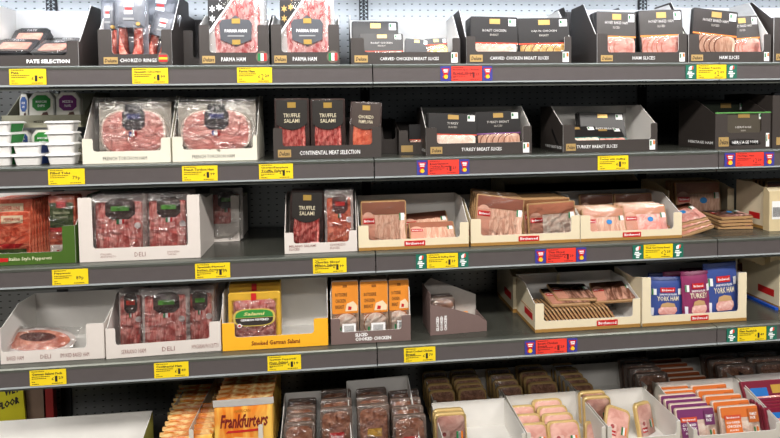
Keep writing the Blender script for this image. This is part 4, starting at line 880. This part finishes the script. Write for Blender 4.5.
for k, s_ in enumerate(('SLICED', 'COOKED', 'CHICKEN')):
    V, Fc, _ = textvf(s_, 0, .04); x0 = W*(.1+.07*k); mesh('lettering', [(x0+W*.05*(1-v), -.0006, H(4)+H(15)*u) for u, v in V], [f for f in Fc], WTXT, r)
X = X0+W*.62; put(st_orange, (.07, .085), {}, X, .1, LV[4]+.009, (-1.35, 0, .05), 'chicken pack lying low in the sideways taupe tray', G)
for k in range(2): put(st_patty, (.075, .085), dict(badge=False, dark=True), X0+.045, .085+.03*k, LV[4]+.004+.003, (-.12, 0, 0), 'dark glossy pack at the tall end of the sideways tray, %s' % ('front', 'rear')[k], 'dark packs in the sideways tray')
t = tray(4, 513, 560, 12, 36, None, CREAM, CREAM, (3, 3), 'cream tray with red side badge at the back of the fourth shelf, in shadow', Y0=.185, dp=.17); birch(t, .5, .8, True)
t = tray(4, 535, 640.5, 11, 29, 272, CREAM, INW, (9, 8), 'cream tray with a fanned diagonal row of packs and two on top', dp=.17); birch(t, .58, .78, True)
G = 'fanned packs in the cream tray'
for k in range(20):
    put(st_farm, (.1, .066), dict(head=(116, 70, 44), t=.0055), t.X0+.040+.0119*k, t.Y0+.07, t.Z+.0035, (-.6, 0, 1.57), 'thin brown edged pack standing edge-on, %s from the left in the fanned row' % ('first', 'second', 'third', 'fourth', 'fifth', 'sixth', 'seventh', 'eighth', 'ninth', 'tenth', 'eleventh', 'twelfth', 'thirteenth', 'fourteenth', 'fifteenth', 'sixteenth', 'seventeenth', 'eighteenth', 'nineteenth', 'twentieth')[k], G, 'meat pack')
zz = t.Z+.062
put(st_farm, (.125, .09), dict(head=(120, 70, 48), meat=MBK), Xat(570, .07, zz), .06, zz+.004, (-1.36, .03, .05), 'pack lying flat on the fanned row, lower left one', G, 'meat pack')
put(st_farm, (.125, .09), dict(head=(90, 50, 36), meat=MBK), Xat(578, .07, zz), .072, zz+.013, (-1.36, .04, .0), 'pack lying on top of the flat one over the fanned row', G, 'meat pack')
put(st_farm, (.12, .09), dict(head=(120, 76, 56), meat=MBK), Xat(614, .07, zz), .06, zz+.006, (-1.2, -.12, -.3), 'tilted pack lying over the right end of the fanned row', G, 'meat pack')
t = tray(4, 642, 746.5, 10, 49, 264, CREAM, INW, (9, 9), 'tall cream tray of blue and purple sandwich filler pouches', dp=.16, slope=(.02, .3)); birch(t, .46, .63)
G = 'sandwich filler pouches'
BL = (58, 78, 145); PU = (138, 50, 95)
pk(t, st_pouch, 647, 682, 277, 'blue ham pouch at the left end of the pouch tray', G, Y=.03, lean=.05, ry=.04, kw=dict(col=BL, word='YORK HAM'), th=.012)
pk(t, st_pouch, 664, 690, 271, 'purple turkey pouch half hidden behind the front purple one', G, Y=.056, lean=.05, kw=dict(col=PU, word='TURKEY'), th=.012)
pk(t, st_pouch, 683, 711, 271, 'purple turkey pouch standing in front, centre of the pouch tray', G, Y=.018, lean=.05, ry=-.03, kw=dict(col=PU, word='TURKEY'), th=.012)
pk(t, st_pouch, 706, 739, 262.5, 'tall blue ham pouch at the right end of the pouch tray', G, Y=.022, lean=.03, ry=-.05, kw=dict(col=BL, word='YORK HAM'), th=.012)
pk(t, st_pouch, 650, 690, 272, 'dark blue pouch at the back left of the pouch tray', G, Y=.1, lean=.1, kw=dict(col=(44, 60, 130)), th=.012)
pk(t, st_pouch, 682, 716, 268, 'dark purple pouch at the back right of the pouch tray', G, Y=.1, lean=.1, kw=dict(col=(120, 36, 84)), th=.012)
mesh_b = tray(4, 779, 840, 12, 50, 256, CREAM, CREAM, (2, 2), 'cream tray with a red side badge at the right edge of the fourth shelf', Y0=.09, dp=.17, slope=(.05, .4)); birch(mesh_b, .5, .8, True)
t5 = tray(4, 735, 772, 10, 40, None, CREAM, CREAM, (2, 2), 'small cream tray in shadow behind the pouch tray', Y0=.23, dp=.14); tcard(t5, 'brand_badge', REDB, .45, .95, .3, .9)
o = mesh('blue_tray_mat', *boxvf(mesh_b.X0-.014, .09, LV[4]+.0002, mesh_b.X0-.003, .225, LV[4]+.008), mat((20, 80, 190), .4)); tag(o, 'blue strip lying on the fourth shelf between the two right-hand trays', 'plastic strip')
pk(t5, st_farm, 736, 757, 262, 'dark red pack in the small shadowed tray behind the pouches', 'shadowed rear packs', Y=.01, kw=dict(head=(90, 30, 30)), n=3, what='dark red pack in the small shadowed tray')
# ================= BASE DECK
def tb(xl, xr, py, Yb, dp, label, ext=CREAM, inn=INW, hc=.05, hs=.09, slope=(.05, .9), rot=0, sback=None, hq=None, rise=0.):
    pm = (xl+xr)/2; Xm, Zt = XZ(pm, py, Yb); X0 = Xat(xl, Yb, Zt); X1 = Xat(xr, Yb, Zt)
    t = tray_geo(X0, X1, Yb-dp, dp, DECK+.0005+rise, hc, hs, Zt-DECK-rise, ext, inn, .012, label, slope=slope, rot=rot)
    return t
YG = mat((150, 150, 70), .5)
t = tb(-30, 153, 417, .185, .18, 'empty white tray, its plain back facing out, left end of the base deck', ext=YG, slope=(.05, .95), hs=.06)
CRM = mat((214, 208, 196), .5, var=.02)
# wet floor sign
X0, Z0 = XZ(-8, 400, .3)
s = empty('wet_floor_sign', (X0, .31, DECK+.0005)); tag(s, 'yellow WET FLOOR sign standing at the back left of the base deck', 'floor sign')
H = Zat(386, X0, .3)-DECK+.03
mesh('sign_board', *prism([(0, 0), (.092, 0), (.082, H), (.0, H)], 0, .006), mat((176, 168, 30), .5), s)
za = Zat(399, X0, .3)-DECK; text('WET', .03, za, .075, za+.024, INK, s, -.0006, bold=.05, slope=.012); za = Zat(413, X0, .3)-DECK; text('FLOOR', .012, za, .074, za+.024, INK, s, -.0006, bold=.05, slope=.02)
X1 = Xat(33, .32, DECK+.15); o = mesh('brown_board', *boxvf(X1-.035, .33, DECK, X1+.03, .336, DECK+.3), mat((110, 90, 76), .6)); tag(o, 'brown board standing behind the base deck beside the wet floor sign', 'board')
X1 = Xat(46, .32, DECK+.15); q = Pk('meat_pack', .03, .2, .02); q.slab('wrapper', mat((130, 40, 40), .4), y0=0); q.card('pale_top', mat((170, 150, 150), .4), .1, .93, .9, .99, -.0004); q.root.location = (X1, .33, DECK+.001)
tag(q.root, 'narrow dark red pack standing in the dark right of the brown board', 'meat pack')
FK = 'frankfurter packs'
t = tb(186, 214, 385, .375, .165, 'tray of frankfurter packs at the back left of the base deck', ext=CRM, hc=.09, hs=.11, inn=CRM)
G = FK
t.W = .16
def row(t, fn, xl, xr, yt, label, what, n, dy, G, Y=.012, lean=.22, kw={}, **k): pk(t, fn, xl, xr, yt, label, G, Y=Y, lean=lean, n=n, dy=dy, kw=kw, what=what, **k)
row(t, st_frank, 167, 213, 413, 'wrinkled frankfurter pack, frontmost of the back left row', 'frankfurter pack in the back left row', 7, .02, FK, kw=dict(front=False), dz=.0035)
t = tb(168, 213, 424, .185, .17, 'tray of frankfurter packs at the front, left of the large frankfurters pack', ext=CRM, hc=.05, hs=.06, inn=CRM)
row(t, st_frank, 158, 211, 436, 'yellow frankfurter pack in the low tray right of the empty white tray', 'yellow frankfurter pack in the low front tray', 6, .024, FK, kw=dict(front=False), dz=.002)
t = tb(216, 276, 374, .36, .33, 'deep tray holding the upright frankfurters packs', ext=CRM, hc=.1, hs=.15, slope=(.03, .9), inn=CRM)
row(t, st_frank, 214, 273, 401, 'large orange Frankfurters pack with sausage picture facing front', 'frankfurter pack in the tall row', 1, .02, FK, lean=.06, Y=.006)
row(t, st_frank, 217, 272, 397, 'yellow frankfurter pack directly behind the large front one', 'yellow frankfurter pack behind the large front one', 10, .026, FK, kw=dict(front=False), lean=.1, Y=.045, dz=.0)
G = 'clear packs of cooked meat on the base deck'
t = tb(285, 349.5, 391, .185, .18, 'white lined tray of clear dark meat packs right of the frankfurters', ext=CRM)
row(t, st_patty, 283, 315, 427, 'clear pack of brown meat at the front left of the tray beside the frankfurters', 'clear brown meat pack in the left row beside the frankfurters', 4, .042, G, kw=dict(badge=False))
row(t, st_patty, 320, 353, 413, 'clear shiny pack with red badge in the right of the tray beside the frankfurters', 'clear shiny pack in the right row beside the frankfurters', 3, .05, G, Y=.03)
t = tb(349.5, 411, 378, .185, .18, 'tray with a raised slanting back wall, holding two rows of clear meat packs', ext=CRM, rot=.06)
row(t, st_patty, 358, 391, 409, 'clear meat pack with gold badge, front of the left row in the slanting tray', 'clear meat pack in the left row of the slanting tray', 3, .045, G, kw=dict(gold=True), Y=.04)
row(t, st_patty, 394, 428, 419, 'clear meat pack with red badge, front of the right row in the slanting tray', 'clear meat pack in the right row of the slanting tray', 4, .045, G, Y=.008)
G = 'gold rimmed ham packs'
t = tb(423.5, 487, 371, .375, .18, 'rear tray of brown gold rimmed packs behind the nearly empty white one', ext=CRM)
row(t, st_goldtray, 430, 457, 393, 'brown gold rimmed pack, front of the left row in the first rear tray', 'brown gold rimmed pack in the left row of the first rear tray', 4, .042, G, kw=dict(dark=True, lab=False), lean=.3)
row(t, st_goldtray, 460, 489, 391, 'brown gold rimmed pack, front of the right row in the first rear tray', 'brown gold rimmed pack in the right row of the first rear tray', 5, .032, G, kw=dict(dark=True, lab=False), lean=.3)
t = tb(488.5, 552, 367, .375, .18, 'rear tray of gold rimmed packs, second from the left', ext=CRM)
row(t, st_goldtray, 499, 526, 389, 'brown gold rimmed pack, front of the left row in the second rear tray', 'brown gold rimmed pack in the left row of the second rear tray', 4, .04, G, kw=dict(dark=True, lab=False), lean=.35)
row(t, st_goldtray, 531, 561, 385, 'brown gold rimmed pack, front of the right row in the second rear tray', 'brown gold rimmed pack in the right row of the second rear tray', 4, .04, G, kw=dict(dark=True, lab=False), lean=.3)
t = tb(553.5, 618, 364, .375, .18, 'rear tray with one row of brown packs, mostly empty on its right', ext=CRM)
row(t, st_goldtray, 571, 597, 386, 'brown pack, frontmost of the row in the mostly empty rear tray', 'brown pack in the row of the mostly empty rear tray', 5, .036, G, kw=dict(dark=True, lab=False), lean=.3)
t = tb(431, 504.5, 400.5, .185, .19, 'nearly empty white tray holding two gold rimmed ham packs', ext=CRM)
row(t, st_goldtray, 435, 468, 414, 'gold rimmed ham pack with red badge, front one in the nearly empty tray', 'gold rimmed ham pack in the nearly empty tray', 2, .02, G, Y=.07, lean=.14)
t = tb(505.5, 576, 393.5, .185, .19, 'white tray filled with two rows of gold rimmed ham packs', ext=CRM)
row(t, st_goldtray, 522, 551, 427, 'gold rimmed ham pack, front of the left row in the filled white tray', 'gold rimmed ham pack in the left row of the filled white tray', 3, .048, G, Y=.03, lean=.4)
row(t, st_goldtray, 551, 584, 425, 'gold rimmed ham pack, front of the right row in the filled white tray', 'gold rimmed ham pack in the right row of the filled white tray', 4, .04, G, Y=.02, lean=.4)
t = tb(578, 643, 389.5, .185, .19, 'white tray with gold rimmed packs fallen at angles', ext=CRM)
row(t, st_goldtray, 585, 613, 397, 'gold rimmed ham pack standing at the back left among the fallen ones', 'gold rimmed ham pack at the back left among the fallen ones', 2, .03, G, Y=.115, lean=.12)
zd = DECK+.012
def loose(px, py, Y, rot, lab):
    X, Z = XZ(px, py, Y); put(st_goldtray, (.078, .11), {}, X, Y, Z-.055, rot, lab, G)
loose(615, 429, .05, (-.45, .35, -.1), 'gold rimmed ham pack fallen forward in the middle of the angled packs')
loose(650, 424, .07, (-.3, .12, .45), 'gold rimmed ham pack leaning at the right wall among the angled packs')
loose(598, 446, .03, (-.5, .25, 0), 'gold rimmed ham pack lowest at the front of the angled packs')
G = 'purple and orange cooked meat packs'
t = tb(627, 701, 359.5, .375, .18, 'rear tray in shadow with dull orange packs, behind the purple and orange packs', ext=CRM)
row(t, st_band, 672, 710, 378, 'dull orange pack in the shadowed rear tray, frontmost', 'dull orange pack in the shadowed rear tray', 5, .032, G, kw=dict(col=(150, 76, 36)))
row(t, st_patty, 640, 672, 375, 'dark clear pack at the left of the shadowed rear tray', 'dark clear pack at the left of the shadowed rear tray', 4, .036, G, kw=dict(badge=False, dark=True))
t = tb(655, 733, 380, .185, .19, 'white tray of purple and orange cooked meat packs', ext=CRM, hc=.04, hs=.062)
row(t, st_band, 680, 718.5, 410, 'purple headed turkey pack, front of the left row', 'purple headed turkey pack in the left row', 4, .026, G, kw=dict(col=(122, 56, 106), words=('COOKED', 'TURKEY')), Y=.022, lean=.24)
row(t, st_band, 665, 697, 391, 'orange pack at the very back of the purple row', 'orange pack at the back of the purple row', 2, .025, G, Y=.14, lean=.2)
row(t, st_band, 724, 762.5, 408, 'orange headed chicken pack, front of the right row', 'orange headed chicken pack in the right row', 5, .032, G, Y=.022, lean=.24)
G = 'burgundy meat packs'
t = tb(734, 812, 373, .185, .19, 'white tray of burgundy packs at the right edge of the base deck', ext=CRM, hc=.04, hs=.062)
def st_burg(w, h):
    p = Pk('cooked_ham_pack', w, h, .012); p.slab('tray', mat((140, 40, 60), .4), r=.005); p.card('pale_window', MPINK, .06, .04, .94, .6, -.001, .004)
    p.card('header_card', mat((120, 24, 50), .4), .02, .62, .98, .98, -.0016, .003); p.card('blue_card', mat((30, 110, 190), .5), .12, .6, .42, .82, -.0026); p.card('gold_card', mat((190, 150, 60), .45), .5, .66, .94, .88, -.0026); p.film(FILM, .003, z1=.6); return p.root
row(t, st_burg, 752, 808, 386, 'burgundy topped ham pack with blue card, topmost at the right edge', 'burgundy ham pack at the right edge', 1, .02, G, Y=.1, lean=.45)
row(t, st_burg, 769, 826, 408, 'burgundy ham pack stacked low in front at the right edge', 'burgundy ham pack stacked at the right edge', 4, .016, G, Y=.03, lean=.3)
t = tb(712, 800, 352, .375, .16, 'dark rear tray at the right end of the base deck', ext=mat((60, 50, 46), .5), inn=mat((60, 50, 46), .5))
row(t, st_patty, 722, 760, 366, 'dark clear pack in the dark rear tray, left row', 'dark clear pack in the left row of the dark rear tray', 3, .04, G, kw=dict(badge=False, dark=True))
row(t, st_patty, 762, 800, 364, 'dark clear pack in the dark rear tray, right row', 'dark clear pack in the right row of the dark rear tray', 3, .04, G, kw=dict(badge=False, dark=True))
SC.view_settings.view_transform = 'Standard'; SC.view_settings.look = 'None'; SC.view_settings.gamma = 1; SC.view_settings.use_curve_mapping = False; SC.view_settings.exposure = 0.0
